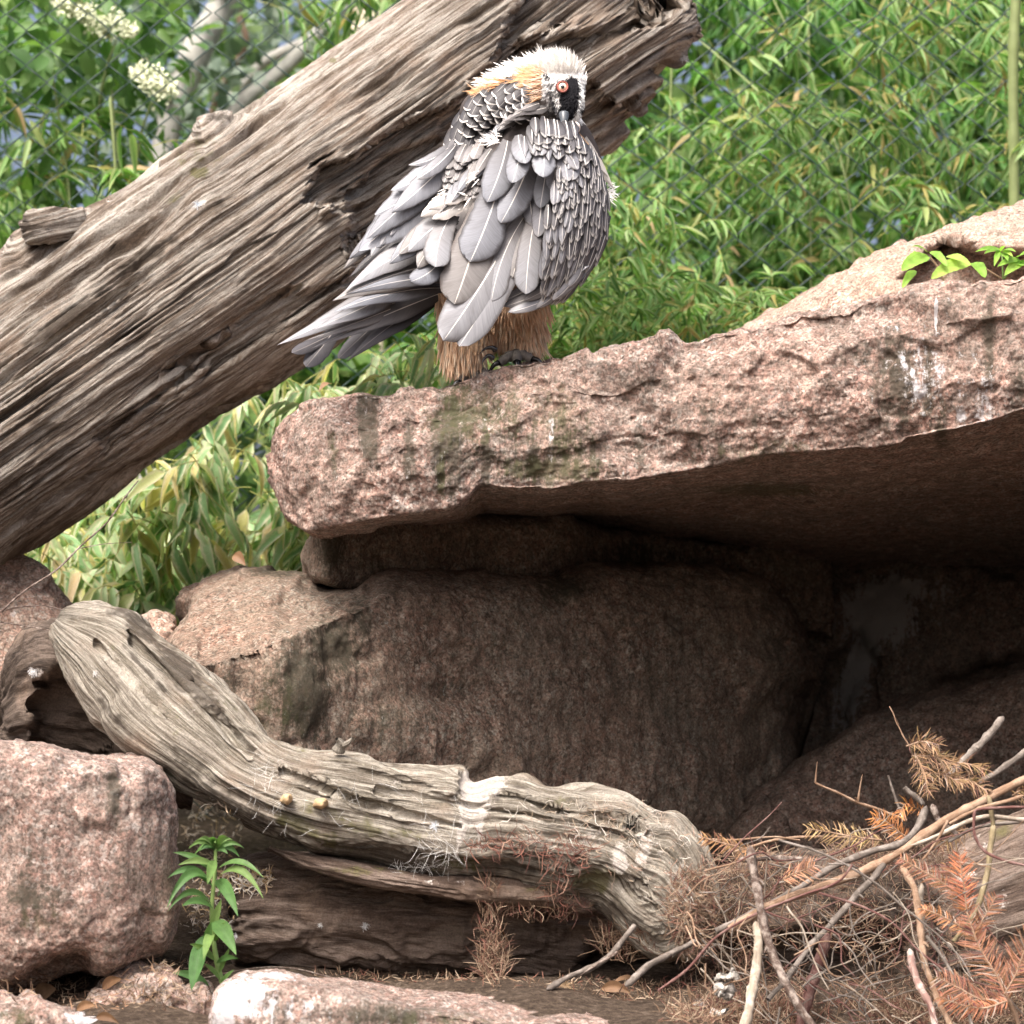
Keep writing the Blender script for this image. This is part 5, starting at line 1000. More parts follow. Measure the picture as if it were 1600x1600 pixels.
for k in range(10500):
    zx = rg.uniform(470, 1250); zy = rg.uniform(95, 640)
    x, y = Z1(zx, zy)
    h, nn = hit(x, y)
    if h is None: continue
    if zx < 900 and zy > 300+(900-zx)*.28+ (zx > 820)*60: continue
    if zx < 960 and zy > 470: continue
    if np.hypot(zx-1062, zy-380) < 48: continue
    d = np.array([zx-1130., zy-(450. if zx < 1100 else 520)]); d /= np.linalg.norm(d)
    face = zx > 925 and zy > 290
    if zx < 925: d = np.array([-1., -.12+(zy-300)*.0022]); d /= np.linalg.norm(d)
    edge = zy < 250 or zx < 780
    L = (rg.uniform(3, 5.5) if face else rg.uniform(14, 26) if zx < 940 else rg.uniform(8, 14))
    if face: d = np.array([-.55+.9*(zx > 1150), .7]); d /= np.linalg.norm(d)
    if face: c0 = c1 = face_col(zx+rg.normal(0, 5), zy+rg.normal(0, 5))
    else:
        o = np.clip((960-zx)/60, 0, 1)*np.clip((zy-215-max(0, 700-zx)*.35)/50, 0, 1)*rg.uniform(.7, 1.2); o = min(o, 1)
        w_ = np.array([.93, .92, .89]); og = np.array([.84, .46, .20]); c0 = w_*(1-o)+og*o; c1 = c0*.85+np.array([.93, .88, .80])*.15
    jit = rg.normal(0, .22); ca_, sa2 = math.cos(jit), math.sin(jit); d = np.array([d[0]*ca_-d[1]*sa2, d[0]*sa2+d[1]*ca_])
    out = -.012 if not face else -.002
    items.append((x, y, h[1]-.001, d[0]*L, d[1]*L, out*rg.uniform(.3, 1.4), rg.uniform(.7, 1.4) if not face else 1.3, c0, c1))
# long ragged crest along the outline
for k in range(420):
    f = rg.random(); zx, zy = [np.interp(f, [0, .18, .35, .55, .7, .85, 1], v) for v in ([540, 640, 760, 900, 1010, 1120, 1205], [345, 270, 225, 175, 165, 195, 300])]
    zx += rg.normal(0, 14); zy += rg.uniform(0, 70)
    ang = np.interp(f, [0, .3, .6, .8, 1], [186, 200, 228, 262, 300]); ang = math.radians(ang+rg.normal(0, 7)); L = rg.uniform(12, 22)*np.interp(f, [0, .5, 1], [1.25, 1.05, .55])
    x, y = Z1(zx, zy); h, nn = hit(x, min(y+6, 150)); Y = h[1] if h is not None else 5.93
    w_ = np.array([.94, .93, .90]); o = .6*(f < .2)*rg.random(); c = w_*(1-o)+np.array([.80, .55, .33])*o
    items.append((x, y, Y+rg.uniform(-.01, .03), math.cos(ang)*L, math.sin(ang)*L, rg.uniform(-.01, .02), rg.uniform(1.8, 3.4), c, w_))
plumes('head_plumage', items)
items = []
for k in range(1500):   # trousers
    left = rg.random() < .5
    x = rg.uniform(684, 770) if left else rg.uniform(765, 852); y = rg.uniform(452, 580) if left else rg.uniform(452, 548)
    h, nn = hit(x, y)
    if h is None: continue
    yb = 594-(x-690)*.20 if left else 556+(855-x)*.09
    L = min(rg.uniform(26, 46), (yb+rg.uniform(-2, 10))-y)
    if L < 5: continue
    dx = (rg.normal(-1, 4)+(x-727)*.05) if left else rg.normal(0, 5)+(x-800)*.20
    s = rg.uniform(.7, 1.15); c = np.array([.76, .53, .36])*s; 
    if rg.random() < .25: c = np.array([.80, .66, .50])*s
    items.append((x, y, h[1]-.003, dx, L, -.012*rg.random(), rg.uniform(2.2, 5), c*.85, c*1.1))
plumes('leg_feathers', items)
items = []
for cx, cy, n_, R, dr in (*((Z2(800, 350)+(34, 18, (-.9, .25))),), *((Z2(975, 110)+(34, 10, (-.85, -.3))),), *((Z2(790, 395)+(20, 18, (-.85, .3))),), *((Z2(900, 260)+(8, 8, (-.6, .6))),)):
    for k in range(n_):
        a = rg.normal(0, .38); d = np.array(dr); L = rg.uniform(10, 24); d = np.array([d[0]*math.cos(a)-d[1]*math.sin(a), d[0]*math.sin(a)+d[1]*math.cos(a)])
        x = cx+rg.normal(0, R*.5); y = cy+rg.normal(0, R*.4)
        items.append((x, y, min(float(Yb(x, y)), 5.93)-.035, d[0]*L, d[1]*L, -.01*rg.random(), rg.uniform(1.2, 3), (.84, .82, .79), (.86, .84, .81)))
for k in range(40):
    a = math.radians(rg.uniform(-50, 45)); L = rg.uniform(8, 17); items.append((951+rg.normal(0, 2), 303+rg.normal(0, 6), 6.0, math.cos(a)*L, math.sin(a)*L, 0, 1.6, (.85, .85, .85), (.86, .88, .88)))
plumes('down', items)
feather('breast_feather', (925, 235), (961, 297), 15, 'f_white', Yr=5.98, Yt=5.99, shape='point', bend=.04)
feather('breast_feather', (914, 215), (950, 275), 14, 'f_white', Yr=5.97, Yt=5.98, shape='point', bend=.04)
feather('breast_feather', Z1(1170, 700), Z1(1270, 800), 8, 'f_orange', Yr=5.93, Yt=5.93, shape='point', bend=.1)
for k in range(60):
    left = k % 2; x = rg.uniform(690, 762) if left else rg.uniform(775, 846); y = rg.uniform(455, 545) if left else rg.uniform(455, 515)
    h, nn = hit(x, y)
    if h is None: continue
    L = rg.uniform(26, 42); feather('leg_feather', (x, y-L*.4), (x+rg.normal(0, 4)+(x-(725 if left else 805))*.10, y+L*.6), rg.uniform(9, 15), 'f_orange', Yr=h[1]+.002, Yt=h[1]-.012-.01*rg.random(), shape='taper', nl=9, nw=7, nib=.08, roll=rg.normal(0, .25))
# --- eye: red sclera ring, pale iris, pupil
M['red'] = plain_mat('red_eye_ring', (.50, .16, .13), .3, .1, 200, .1, .6); M['iris'] = plain_mat('pale_iris', (.85, .76, .60), .15, .1, 300, .05, .7); M['pupil'] = plain_mat('black_gloss', (.006, .006, .007), .1, .0, 50, 0, .8)
def disc_dome(name, zx, zy, rad, Y, mat, dome, parent, ring=0):
    c = P(*Z1(zx, zy), Y); n = 28; th = np.linspace(0, 2*np.pi, n); rr = np.linspace(ring, 1, 8); R = rad/4.444*Y/FPX
    A, B = np.meshgrid(rr, th, indexing='ij')
    z = dome*np.sqrt(np.clip(1-A**2, 0, 1)) if not ring else dome*np.sin((A-ring)/(1-ring)*np.pi)
    V = np.stack([c[0]+R*A*np.cos(B), c[1]-z, c[2]+R*A*np.sin(B)], -1); return mk(name, V.reshape(-1, 3), grid_faces(8, n), M[mat], parent)
h, nn = hit(*Z1(1062, 382)); YE = (h[1] if h is not None else 5.88)-.004
eye = disc_dome('eye', 1062, 382, 33, YE, 'iris', .009, BIRD)
disc_dome('eye_ring', 1062, 382, 44, YE-.002, 'red', .006, eye, .66); disc_dome('pupil', 1062, 380, 13, YE-.0095, 'pupil', .001, eye)
rim = disc_dome('eyelid', 1062, 382, 50, YE-.0005, 'pupil', .004, eye, .84)
# --- bill, mostly buried in the back feathers
def bill():
    p = smooth_path([P(*Z1(1072, 560), 5.862), P(*Z1(1072, 615), 5.852), P(*Z1(1060, 655), 5.85), P(*Z1(1040, 675), 5.86)], 14)
    M['horn'] = plain_mat('grey_horn', (.09, .105, .12), .3, .15, 60, .1, .6)
    V, F, U = tube_vf(p, np.linspace(.0125, .004, 14), 14); mk('bill', V, F, M['horn'], BIRD, U)
    p = smooth_path([P(*Z1(1130, 640), 5.87), P(*Z1(1160, 665), 5.865), P(*Z1(1162, 700), 5.87)], 8)
    V, F, U = tube_vf(p, np.array([.006, .009, .010, .010, .009, .008, .006, .003]), 12); mk('chin_tuft', V, F, plain_mat('chin_down', (.62, .56, .52), .8, .15, 60, .4), BIRD, U)
bill()
# --- feet with black talons gripping the edge
M['talon'] = plain_mat('black_talon', (.012, .011, .012), .25, .2, 60, .1, .6); M['toe'] = plain_mat('grey_scaly_toe', (.16, .145, .13), .6, .3, 160, .8)
def foot(x, y, Y, spread):
    f = None
    for i, (dx, dy, dY) in enumerate(spread):
        pts = smooth_path([P(x, y-8, Y), P(x+dx*.5, y-6+dy*.3, Y+dY*.6), P(x+dx, y+dy, Y+dY)], 10)
        V, F, U = tube_vf(pts, np.linspace(.014, .010, 10)*(1+.12*np.sin(np.arange(10)*2.1)), 10)
        t_ = mk('toe', V, F, M['toe'], BIRD, U)
        e_ = pts[-1]; d = (pts[-1]-pts[-3]); d /= np.linalg.norm(d)
        tp = smooth_path([e_-d*.006, e_+d*.016+[0, 0, .006], e_+d*.030+[0, 0, -.004], e_+d*.034+[0, 0, -.018]], 12)
        V, F, U = tube_vf(tp, np.linspace(.0075, .0008, 12), 8); mk('talon', V, F, M['talon'], t_, U)
foot(738, 588, 6.05, [(26, -4, -.02), (6, 6, -.03), (-20, 8, -.02)])
foot(808, 562, 6.07, [(-28, 6, -.02), (0, 4, -.03), (24, 0, -.02)])
for pts, r in (([Z1(0, 0)], 0),):
    pass
for pts in ([(776, 549), (768, 543), (758, 545), (750, 552)], [(772, 562), (764, 556), (757, 560), (753, 569)]):
    tp = smooth_path([P(a, b, 5.945-.004*i) for i, (a, b) in enumerate(pts)], 14)
    V, F, U = tube_vf(tp, np.linspace(.0075, .0008, 14), 8); mk('talon', V, F, M['talon'], BIRD, U)
bpy.context.view_layer.update(); DG = bpy.context.evaluated_depsgraph_get()
def scene_hit(x, y):
    d = (V3(P(x, y, 10))-Vector((0, 0, EYE))).normalized(); r = scn.ray_cast(DG, Vector((0, 0, EYE)), d, distance=30)
    return np.array(r[1]) if r[0] else None
M['fluff'] = attr_mat('loose_fibre', .9, False, .1)
def tangle(name, label, cat, region, n, Lr, wpx, cols, Y, kind='stuff', lift=.004, seed=0, dirb=None, onto=None, curl=.5, ymin=0):
    """fine fibres laid on whatever surface is seen in the region (ellipses of photo px)"""
    rg = np.random.default_rng(700+seed); b = Bag(); cols = np.array(cols)
    for k in range(n):
        cx, cy, rx, ry = region[rg.integers(len(region))]; r = math.sqrt(rg.random()); a = rg.uniform(0, 2*math.pi); x = cx+rx*r*math.cos(a); y = cy+ry*r*math.sin(a)
        h = scene_hit(x, y)
        if h is None or h[1] < ymin: continue
        if Y is not None and h[1] > Y: h = P(x, y, rg.uniform(Y-.08, Y))
        L = rg.uniform(*Lr)*5.3/FPX; th = rg.uniform(0, math.pi*2) if dirb is None else dirb+rg.normal(0, .5)
        d = np.array([math.cos(th), rg.normal(0, .25), -math.sin(th)]); m = 5; pts = [h+np.array([0, -lift, lift*.4])]
        for j in range(m-1):
            d = d+rg.normal(0, curl, 3)*np.array([1, .5, 1]); d /= np.linalg.norm(d); pts.append(pts[-1]+d*L/(m-1))
        pts = np.array(pts); T = np.gradient(pts, axis=0); s = np.cross(T, [0, -1, .2]); s /= np.linalg.norm(s, axis=1)[:, None]+1e-9
        w = (wpx*rg.uniform(.6, 1.4)*5.3/FPX/2*np.array([.5, 1, 1, .8, .2]))[:, None]
        V = np.stack([pts-s*w, pts+s*w], 1).reshape(-1, 3); b.add(V, grid_faces(m, 2), None, cols[rg.integers(len(cols))]*rg.uniform(.7, 1.25))
    if b.n: return b.build(name, M['fluff'], None, label=label, cat=cat, kind=kind)
RED = [(.16, .07, .055), (.22, .11, .08), (.12, .06, .05), (.30, .19, .14)]; PALE = [(.62, .58, .52), (.5, .44, .36), (.42, .33, .24)]; BRN = [(.14, .09, .06), (.22, .15, .10), (.32, .24, .17), (.08, .05, .035)]
tangle('nest_litter', 'matted brown and red fibres lining the twig pile', 'nest lining', [(1180, 1370, 100, 40), (1230, 1420, 120, 60), (1130, 1480, 70, 80), (1400, 1450, 120, 60), (1180, 1550, 100, 40), (1080, 1420, 40, 60), (1450, 1560, 150, 40), (1400, 1340, 110, 30)], 6500, (8, 40), .8, RED+BRN+BRN+PALE[2:], 5.62, seed=1, curl=.3)
tangle('nest_litter', 'pale hair like fibres draped over the lower driftwood end', 'nest lining', [(1000, 1320, 70, 60), (1060, 1370, 50, 80), (960, 1290, 80, 40), (1080, 1450, 40, 50), (880, 1290, 90, 40)], 650, (8, 30), .7, PALE+[(.40, .26, .2), (.36, .28, .22)], None, seed=2, lift=.002)
tangle('nest_litter', 'reddish fibres hanging from the driftwood middle', 'nest lining', [(780, 1320, 50, 10), (880, 1330, 50, 24), (880, 1400, 24, 40)], 380, (10, 50), 1.1, RED, None, seed=3, lift=.002)
tangle('nest_litter', 'cobwebby dark root fibres hanging beneath the driftwood', 'nest lining', [(765, 1450, 18, 80), (850, 1425, 80, 20), (770, 1510, 24, 30), (980, 1480, 50, 26)], 1100, (12, 46), .9, RED+BRN+BRN, 5.62, seed=4, dirb=-math.pi/2, curl=.35)
tangle('ground_litter', 'scattered straw, bark chips and needles on the soil behind the bottom boulder', 'litter', [(900, 1550, 160, 22), (1050, 1560, 130, 30), (620, 1528, 180, 8), (1000, 1580, 160, 20)], 1900, (5, 20), 1.2, BRN+BRN+PALE[2:]+RED[:2], None, seed=5, lift=.003, curl=.16, ymin=5.38)
tangle('ground_litter', 'bark shreds and straw scattered below the large left boulder', 'litter', [(150, 1545, 140, 22), (280, 1515, 60, 14), (60, 1540, 80, 16), (250, 1560, 90, 20), (110, 1570, 90, 20)], 800, (5, 20), 1.3, BRN+BRN+PALE[2:]+[(.36, .22, .14)], None, seed=6, lift=.003, curl=.16, ymin=5.0)
tangle('ground_litter', 'yellow straw and pale shreds on the dark log beside the weed', 'litter', [(385, 1375, 40, 18), (330, 1420, 40, 60), (330, 1300, 50, 50)], 700, (8, 30), 1.8, PALE+[(.45, .33, .18)], None, seed=7, lift=.003)
tangle('ground_litter', 'dark twiggy debris covering the soil along the bottom right edge', 'litter', [(1330, 1590, 260, 26), (1150, 1585, 120, 22), (1500, 1580, 130, 26)], 3000, (8, 40), 1.2, RED+BRN+BRN+PALE[2:], None, seed=11, lift=.004, curl=.2, ymin=4.6)
tangle('cobweb', 'fine pale web and hair strands clinging to the driftwood face', 'cobweb', [(700, 1290, 60, 50), (640, 1355, 40, 10), (690, 1340, 30, 30), (420, 1230, 30, 50), (500, 1250, 120, 50)], 300, (14, 46), .4, [(.6, .6, .58)], None, seed=8, lift=.001, curl=.25)
for i, (x, y, r, lab, col) in enumerate(((680, 1287, 9, 'small bluish white down tuft stuck on the driftwood below the white splash', (.66, .70, .74)), (52, 1046, 9, 'white down tuft on the black stump', (.7, .7, .7)), (150, 1050, 6, 'tiny white down tuft at the driftwood edge over the stump', (.7, .7, .68)), (310, 318, 11, 'bluish white down feather caught on the great log', (.62, .68, .74)),
                                          (880, 1540, 20, 'tan ball of fluff on the soil behind the bottom boulder', (.42, .30, .18)), (1070, 90, 8, 'white down wisp hanging at the lower side of the log tip', (.72, .74, .74)), (405, 1375, 10, 'white fluff on the dark log near the weed', (.7, .7, .68)), (1440, 1210, 8, 'grey white down stuck in the raised needle clump', (.66, .66, .66)),
                                          (370, 1460, 7, 'white down wisp low behind the weed', (.7, .7, .7)), (285, 1385, 7, 'white down wisp between the boulder and the weed', (.7, .7, .7)), (570, 1445, 8, 'white down wisp on the face of the dark barked log', (.68, .68, .68)), (500, 1443, 5, 'smallest down speck on the dark barked log, left of the other wisp', (.68, .68, .68)), (1090, 1570, 16, 'grey fluff clump on the soil at the bottom near the white shell', (.55, .52, .5)), (1450, 400, 7, 'white down clinging to the left seedling', (.75, .78, .78)))):
    rg = np.random.default_rng(40+i); h = scene_hit(x, y+2); h = P(x, y, 5.7) if h is None or h[1] > 7.3 else h; b = Bag()
    for k in range(int(60+r*8)):
        d = rg.normal(0, 1, 3); d /= np.linalg.norm(d); d[1] = -abs(d[1])*.6; L = r*.8*h[1]/FPX*rg.uniform(.2, 1.5)
        p = np.array([h, h+d*L*.5+rg.normal(0, .15*L, 3), h+d*L+[0, 0, -.2*L]]); s = np.cross(p[2]-p[0], [0, -1, .1]); s = s/np.linalg.norm(s)*.00028; b.add(np.stack([p-s, p+s], 1).reshape(-1, 3), grid_faces(3, 2), None, np.array(col)*rg.uniform(.75, 1.1))
    b.build('down_tuft', M['fluff'], None, label=lab, cat='fluff')
# ------------------------------------------------------------------ sticks and twigs of the nest pile
def stickmat(name, a, b, sc=30):
    m, t = newmat(name); uv = nd(t, 'TexCoord').outputs['UV']; o = nd(t, 'TexCoord').outputs['Object']
    n = nz(t, vscale(t, uv, (14, 160, 1)), 1, 6, .65); n2 = nz(t, o, sc, 7, .7)
    c = ramp(t, n, [(.35, tuple(x*.6 for x in a)), (.62, a)]); c = mix(t, ramp(t, n2, [(.46, 0), (.62, .85)]), c, b)
    finish(t, c, .8, n, .5, .003, .25); return m
M['s_tan'] = stickmat('tan_stick', (.29, .185, .12), (.40, .29, .21)); M['s_grey'] = stickmat('grey_stick', (.16, .135, .115), (.30, .265, .235))
M['s_dark'] = stickmat('dark_bark_stick', (.11, .075, .06), (.36, .31, .27), 60); M['s_pale'] = stickmat('bleached_stick', (.36, .30, .235), (.52, .46, .39))
M['s_pink'] = stickmat('pinkish_stick', (.32, .20, .17), (.60, .55, .50), 22); M['s_green'] = stickmat('greenish_tan_stick', (.26, .21, .12), (.36, .30, .20)); M['s_red'] = stickmat('reddish_twig', (.16, .075, .065), (.26, .17, .15))
def Z8(x, y): return (900+x/2.2857, 1050+y/2.2857)
def stick(pts, Y, r, mat, label, n=34, group=None, r2=None, side=(), wob=.22, name='stick', z8=True):
    """pts in zoom pixels; Y a depth or (start, end)"""
    Y = Y if isinstance(Y, tuple) else (Y, Y)
    q = np.array([Z8(*p) if z8 else p for p in pts]); f = np.linspace(0, 1, len(q))
    W = P(q[:, 0], q[:, 1], Y[0]+(Y[1]-Y[0])*f); p = smooth_path(W, n) if len(W) > 2 else np.linspace(W[0], W[1], n)
    rg = np.random.default_rng(int(q[0, 0]*7+q[-1, 1]*3)); L = np.linalg.norm(p[-1]-p[0])
    t = np.linspace(0, 1, n)
    for k in (3, 7): p = p+np.outer(np.sin(t*k*2.3+rg.uniform(0, 6)), rg.normal(0, 1, 3))*L*.006/k*3
    r = r*.86/2.2857*Y[0]/FPX; r2 = r*.75 if r2 is None else r2/2.2857*Y[0]/FPX
    R = r+(r2-r)*t
    for k in range(3, n-3, max(4, n//6)): R[k] *= 1.18
    V, F, U = tube_vf(p, R, 9, wob, int(q[0, 0]) % 23)
    o = mk(name, V, F, M[mat], None, U, label=label, cat='stick' if name == 'stick' else 'twig', group=group)
    for (k, dx, dy, ll, rr) in side:      # side shoots: fraction, direction px, radius
        b0 = p[int(k*(n-1))]; x, y = proj(b0); b1 = P(x+dx, y+dy, b0[1]-.01)
        V, F, U = tube_vf(smooth_path([b0, (b0+b1)/2+np.array([0, 0, .004]), b1], 8), np.linspace(rr, rr*.4, 8)*b0[1]/FPX, 6, .2, 3); mk('side_shoot', V, F, M[mat], o, U)
    return o
S = stick
S([(1640, 372), (1500, 440), (1320, 530), (1080, 680), (880, 765), (700, 840), (560, 920)], (5.42, 5.30), 17, 's_tan', 'long peeled orange tan branch, longest of the pile, running from right edge down left', 50, r2=15, side=((.16, -6, -8, 0, 5),))
S([(1250, 480), (1235, 530), (1180, 600), (1060, 640), (930, 690), (780, 780), (500, 925)], (5.46, 5.33), 15, 's_grey', 'long dull grey branch lying just above and along the peeled tan one', 46)
S([(1110, 670), (1060, 740), (900, 905), (740, 1110), (690, 1175)], (5.36, 5.26), 14, 's_grey', 'straight grey stick slanting down left from under the tan branch middle', 30, side=((.3, 12, 4, 0, 3),))
S([(1530, 160), (1460, 240), (1400, 300), (1340, 370)], 5.6, 15, 's_grey', 'short thick grey stick pointing up right against the dark hollow', 22, r2=14, side=((.6, 8, -3, 0, 5),))
S([(1660, 240), (1560, 320), (1440, 395)], 5.58, 15, 's_grey', 'grey stick at the right edge, below the short upright grey one', 20)
S([(618, 620), (640, 720), (665, 850), (700, 1000), (745, 1120), (860, 1290)], (5.30, 5.18), 17, 's_dark', 'dark barked pale flecked branch curving down through the middle of the pile', 40, r2=15, side=((.2, 14, 8, 0, 4), (.52, -8, 12, 0, 3)))
S([(640, 890), (648, 960), (640, 1100), (625, 1180), (592, 1280)], (5.27, 5.15), 17, 's_pale', 'smooth cream bleached stick standing left of the dark barked branch', 30, r2=18)
S([(1160, 690), (1215, 800), (1228, 900), (1240, 1010), (1290, 1150), (1350, 1290)], (5.34, 5.18), 15, 's_tan', 'upright tan stick right of centre beside the orange conifer sprays', 36, side=((.5, 10, 3, 0, 4),))
S([(1190, 990), (1215, 1090), (1260, 1180), (1290, 1290)], (5.24, 5.16), 16, 's_pink', 'blotched pinkish white stick close against the upright tan stick', 26)
S([(1235, 755), (1228, 820), (1235, 920)], 5.35, 14, 's_pale', 'short white peeled stub standing behind the upright tan stick', 16, r2=12)
S([(1492, 540), (1480, 640), (1465, 730), (1430, 850), (1350, 965)], (5.36, 5.26), 13, 's_green', 'greenish tan curved stick passing over the orange needles', 30)
S([(1470, 440), (1485, 500), (1490, 580)], 5.36, 11, 's_green', 'knobbly short upright stub above the greenish curved stick', 14)
S([(1180, 530), (1080, 490), (1000, 465), (930, 430), (855, 395)], (5.5, 5.44), 7, 's_tan', 'thin forked twig reaching left against the dark hollow', 26, r2=4, side=((1, 3, -33, 0, 1.6), (.55, 7, -44, 0, 2.0), (.55, -5, -8, 0, 2)), name='twig')
S([(1180, 530), (1150, 475), (1115, 370)], 5.5, 6, 's_grey', 'short straight twig leaning left above the twig fork', 16, r2=4, name='twig')
S([(1185, 258), (1150, 190), (1120, 123)], 5.55, 3.4, 's_tan', 'hair thin twig sticking up highest from the needle clump', 14, r2=2, side=((.5, -5, -14, 0, .8),), name='twig')
S([(1245, 475), (1205, 440), (1172, 412)], 5.48, 12, 's_grey', 'stubby pale tipped broken twig under the needle clump', 14, r2=9, side=((.4, 8, 10, 0, 3),))
S([(1270, 470), (1290, 520), (1360, 580)], 5.42, 14, 's_dark', 'short dark bent stub at the crossing of the two long branches', 14)
S([(560, 640), (800, 590), (950, 590), (1095, 600)], (5.45, 5.5), 6, 's_tan', 'thin level twig along the rim of the hollow', 26, r2=4, name='twig')
S([(440, 595), (560, 600), (700, 590), (800, 600)], (5.4, 5.45), 5, 's_tan', 'thin tan twig from the driftwood end towards the hollow', 20, r2=3, name='twig')
S([(580, 670), (700, 665), (820, 668)], 5.43, 12, 's_dark', 'short level brown stick just beneath the rim needles', 18)
S([(720, 600), (860, 640), (1070, 750), (1180, 850), (1300, 950), (1370, 1020), (1410, 1090)], (5.28, 5.2), 5, 's_grey', 'long thin bluish twig arching across the pile to the lower right', 40, r2=3, name='twig')
S([(870, 790), (1000, 830), (1120, 890), (1230, 1000), (1350, 1080), (1500, 1130)], (5.27, 5.2), 5, 's_red', 'long thin dark red twig below the tan branch, ending lower right', 40, r2=3, name='twig')
S([(1600, 483), (1500, 485), (1425, 495), (1420, 560), (1450, 630), (1520, 670), (1640, 700)], (5.3, 5.28), 6, 's_red', 'looping purple red twig at the right edge', 40, r2=5, name='twig')
S([(1640, 530), (1560, 522), (1480, 520), (1400, 535), (1300, 580), (1180, 620)], (5.38, 5.36), 10, 's_pale', 'pale lichened stick parallel above the right part of the tan branch', 30)
S([(1640, 520), (1520, 545), (1420, 560), (1330, 600)], 5.4, 8, 's_grey', 'second pale grey stick, under the lichened one', 22)
S([(1250, 940), (1330, 1050), (1380, 1170), (1425, 1290)], (5.24, 5.16), 7, 's_grey', 'grey speckled twig running down past the lower orange spray', 26, name='twig')
S([(290, 1140), (400, 1060), (500, 950), (650, 860), (800, 800), (940, 745), (985, 690)], (5.28, 5.24), 6, 's_red', 'long dark red brown twig crossing the pile from lower left', 40, r2=4, name='twig')
S([(1600, 440), (1500, 470), (1420, 500), (1330, 540)], 5.34, 9, 's_tan', 'tan stick overlapping the upper right of the long tan branch', 20)
S([(-105, 1135), (-40, 1095), (100, 1030), (210, 905)], (5.35, 5.45), 12, 's_grey', 'dark grey stick leaning from the littered soil up to the driftwood underside', 26, r2=10)
S([(175, 1120), (240, 1060), (320, 1020), (420, 960)], (5.3, 5.4), 15, 's_grey', 'short bluish grey stick poking from under the driftwood end', 20)
S([(150, 1000), (50, 1060), (-10, 1100)], 5.4, 6, 's_dark', 'slim dark twig beneath the leaning grey stick', 14, name='twig')
S([(900, 930), (860, 1060), (820, 1200), (800, 1290)], 5.42, 22, 's_red', 'thick red brown splintered stake behind the grey slanting stick', 24, r2=20)
S([(1530, 1150), (1570, 1230), (1590, 1290)], 5.2, 12, 's_tan', 'tan stick base under the lower orange sprays, bottom right', 14)
S([(1330, 530), (1290, 600), (1240, 670)], 5.3, 6, 's_tan', 'short thin twig hanging between the tan branch and the top orange spray', 12, name='twig')
S([(0, 955), (55, 912), (107, 874), (160, 822), (195, 779), (215, 752)], (5.9, 6.0), 4.5, 's_dark', 'thin bare dark twig rising across the bamboo at the left edge', 30, r2=2.5, name='twig', z8=False, wob=.1, side=((.55, 85, -10, 0, .8), (.75, 18, -22, 0, .7)))
S([(0, 956), (35, 947), (65, 946), (107, 956)], (5.9, 5.95), 3.5, 's_dark', 'thin dark twig lying level over the top of the driftwood, left edge', 16, r2=2, name='twig', z8=False, wob=.1)
S([(0, 1432-460), (40, 978), (80, 985)], 5.92, 2.6, 's_dark', 'lower of two fine dark twigs beside the top of the driftwood', 12, r2=2, name='twig', z8=False, wob=.1)
S([(300, 1530), (420, 1512), (560, 1534)], 5.4, 3, 's_dark', 'fine twig lying below the dark barked log', 16, r2=2, name='twig', z8=False, wob=.1)
rg = np.random.default_rng(77)
TW = [('dark red', 's_red'), ('grey', 's_grey'), ('bleached', 's_pale'), ('tan', 's_tan'), ('grey', 's_grey')]
for k in range(165):
    x = rg.uniform(380, 1520); y = rg.uniform(620, 1290); a = rg.choice([rg.normal(1.2, .35), rg.normal(-.5, .3), rg.normal(.7, .3)]); L = rg.uniform(120, 360)
    dx, dy = math.cos(a)*L, math.sin(a)*L; c = rg.normal(0, 22, 2); Yk = rg.uniform(5.2, 5.4)
    mx = (x+dx/2)/2.2857+900; my = (y+dy/2)/2.2857+1050
    where = ('beside the driftwood end' if mx < 1190 else 'under the tan branch' if mx < 1360 else 'among the orange sprays')+(', low near the soil' if my > 1470 else ', high in the pile' if my < 1390 else '')
    lean = 'level' if abs(math.sin(a)) < .35 else ('steep' if abs(math.cos(a)) < .45 else 'slanting')
    lab = 'thin %s %s twig %s' % (lean, TW[k % 5][0], where)
    S([(x, y), (x+dx*.33+c[0], y+dy*.33+c[1]), (x+dx*.66, y+dy*.66), (x+dx, y+dy)], (Yk, Yk+rg.normal(0, .05)), rg.uniform(2.2, 4.6), TW[k % 5][1],
      lab, 16, group=lab.replace(' twig ', ' twigs '), r2=1.5, name='twig', wob=.1, side=((.5, rg.normal(0, 14), rg.normal(6, 12), 0, .8),) if k % 2 else ())

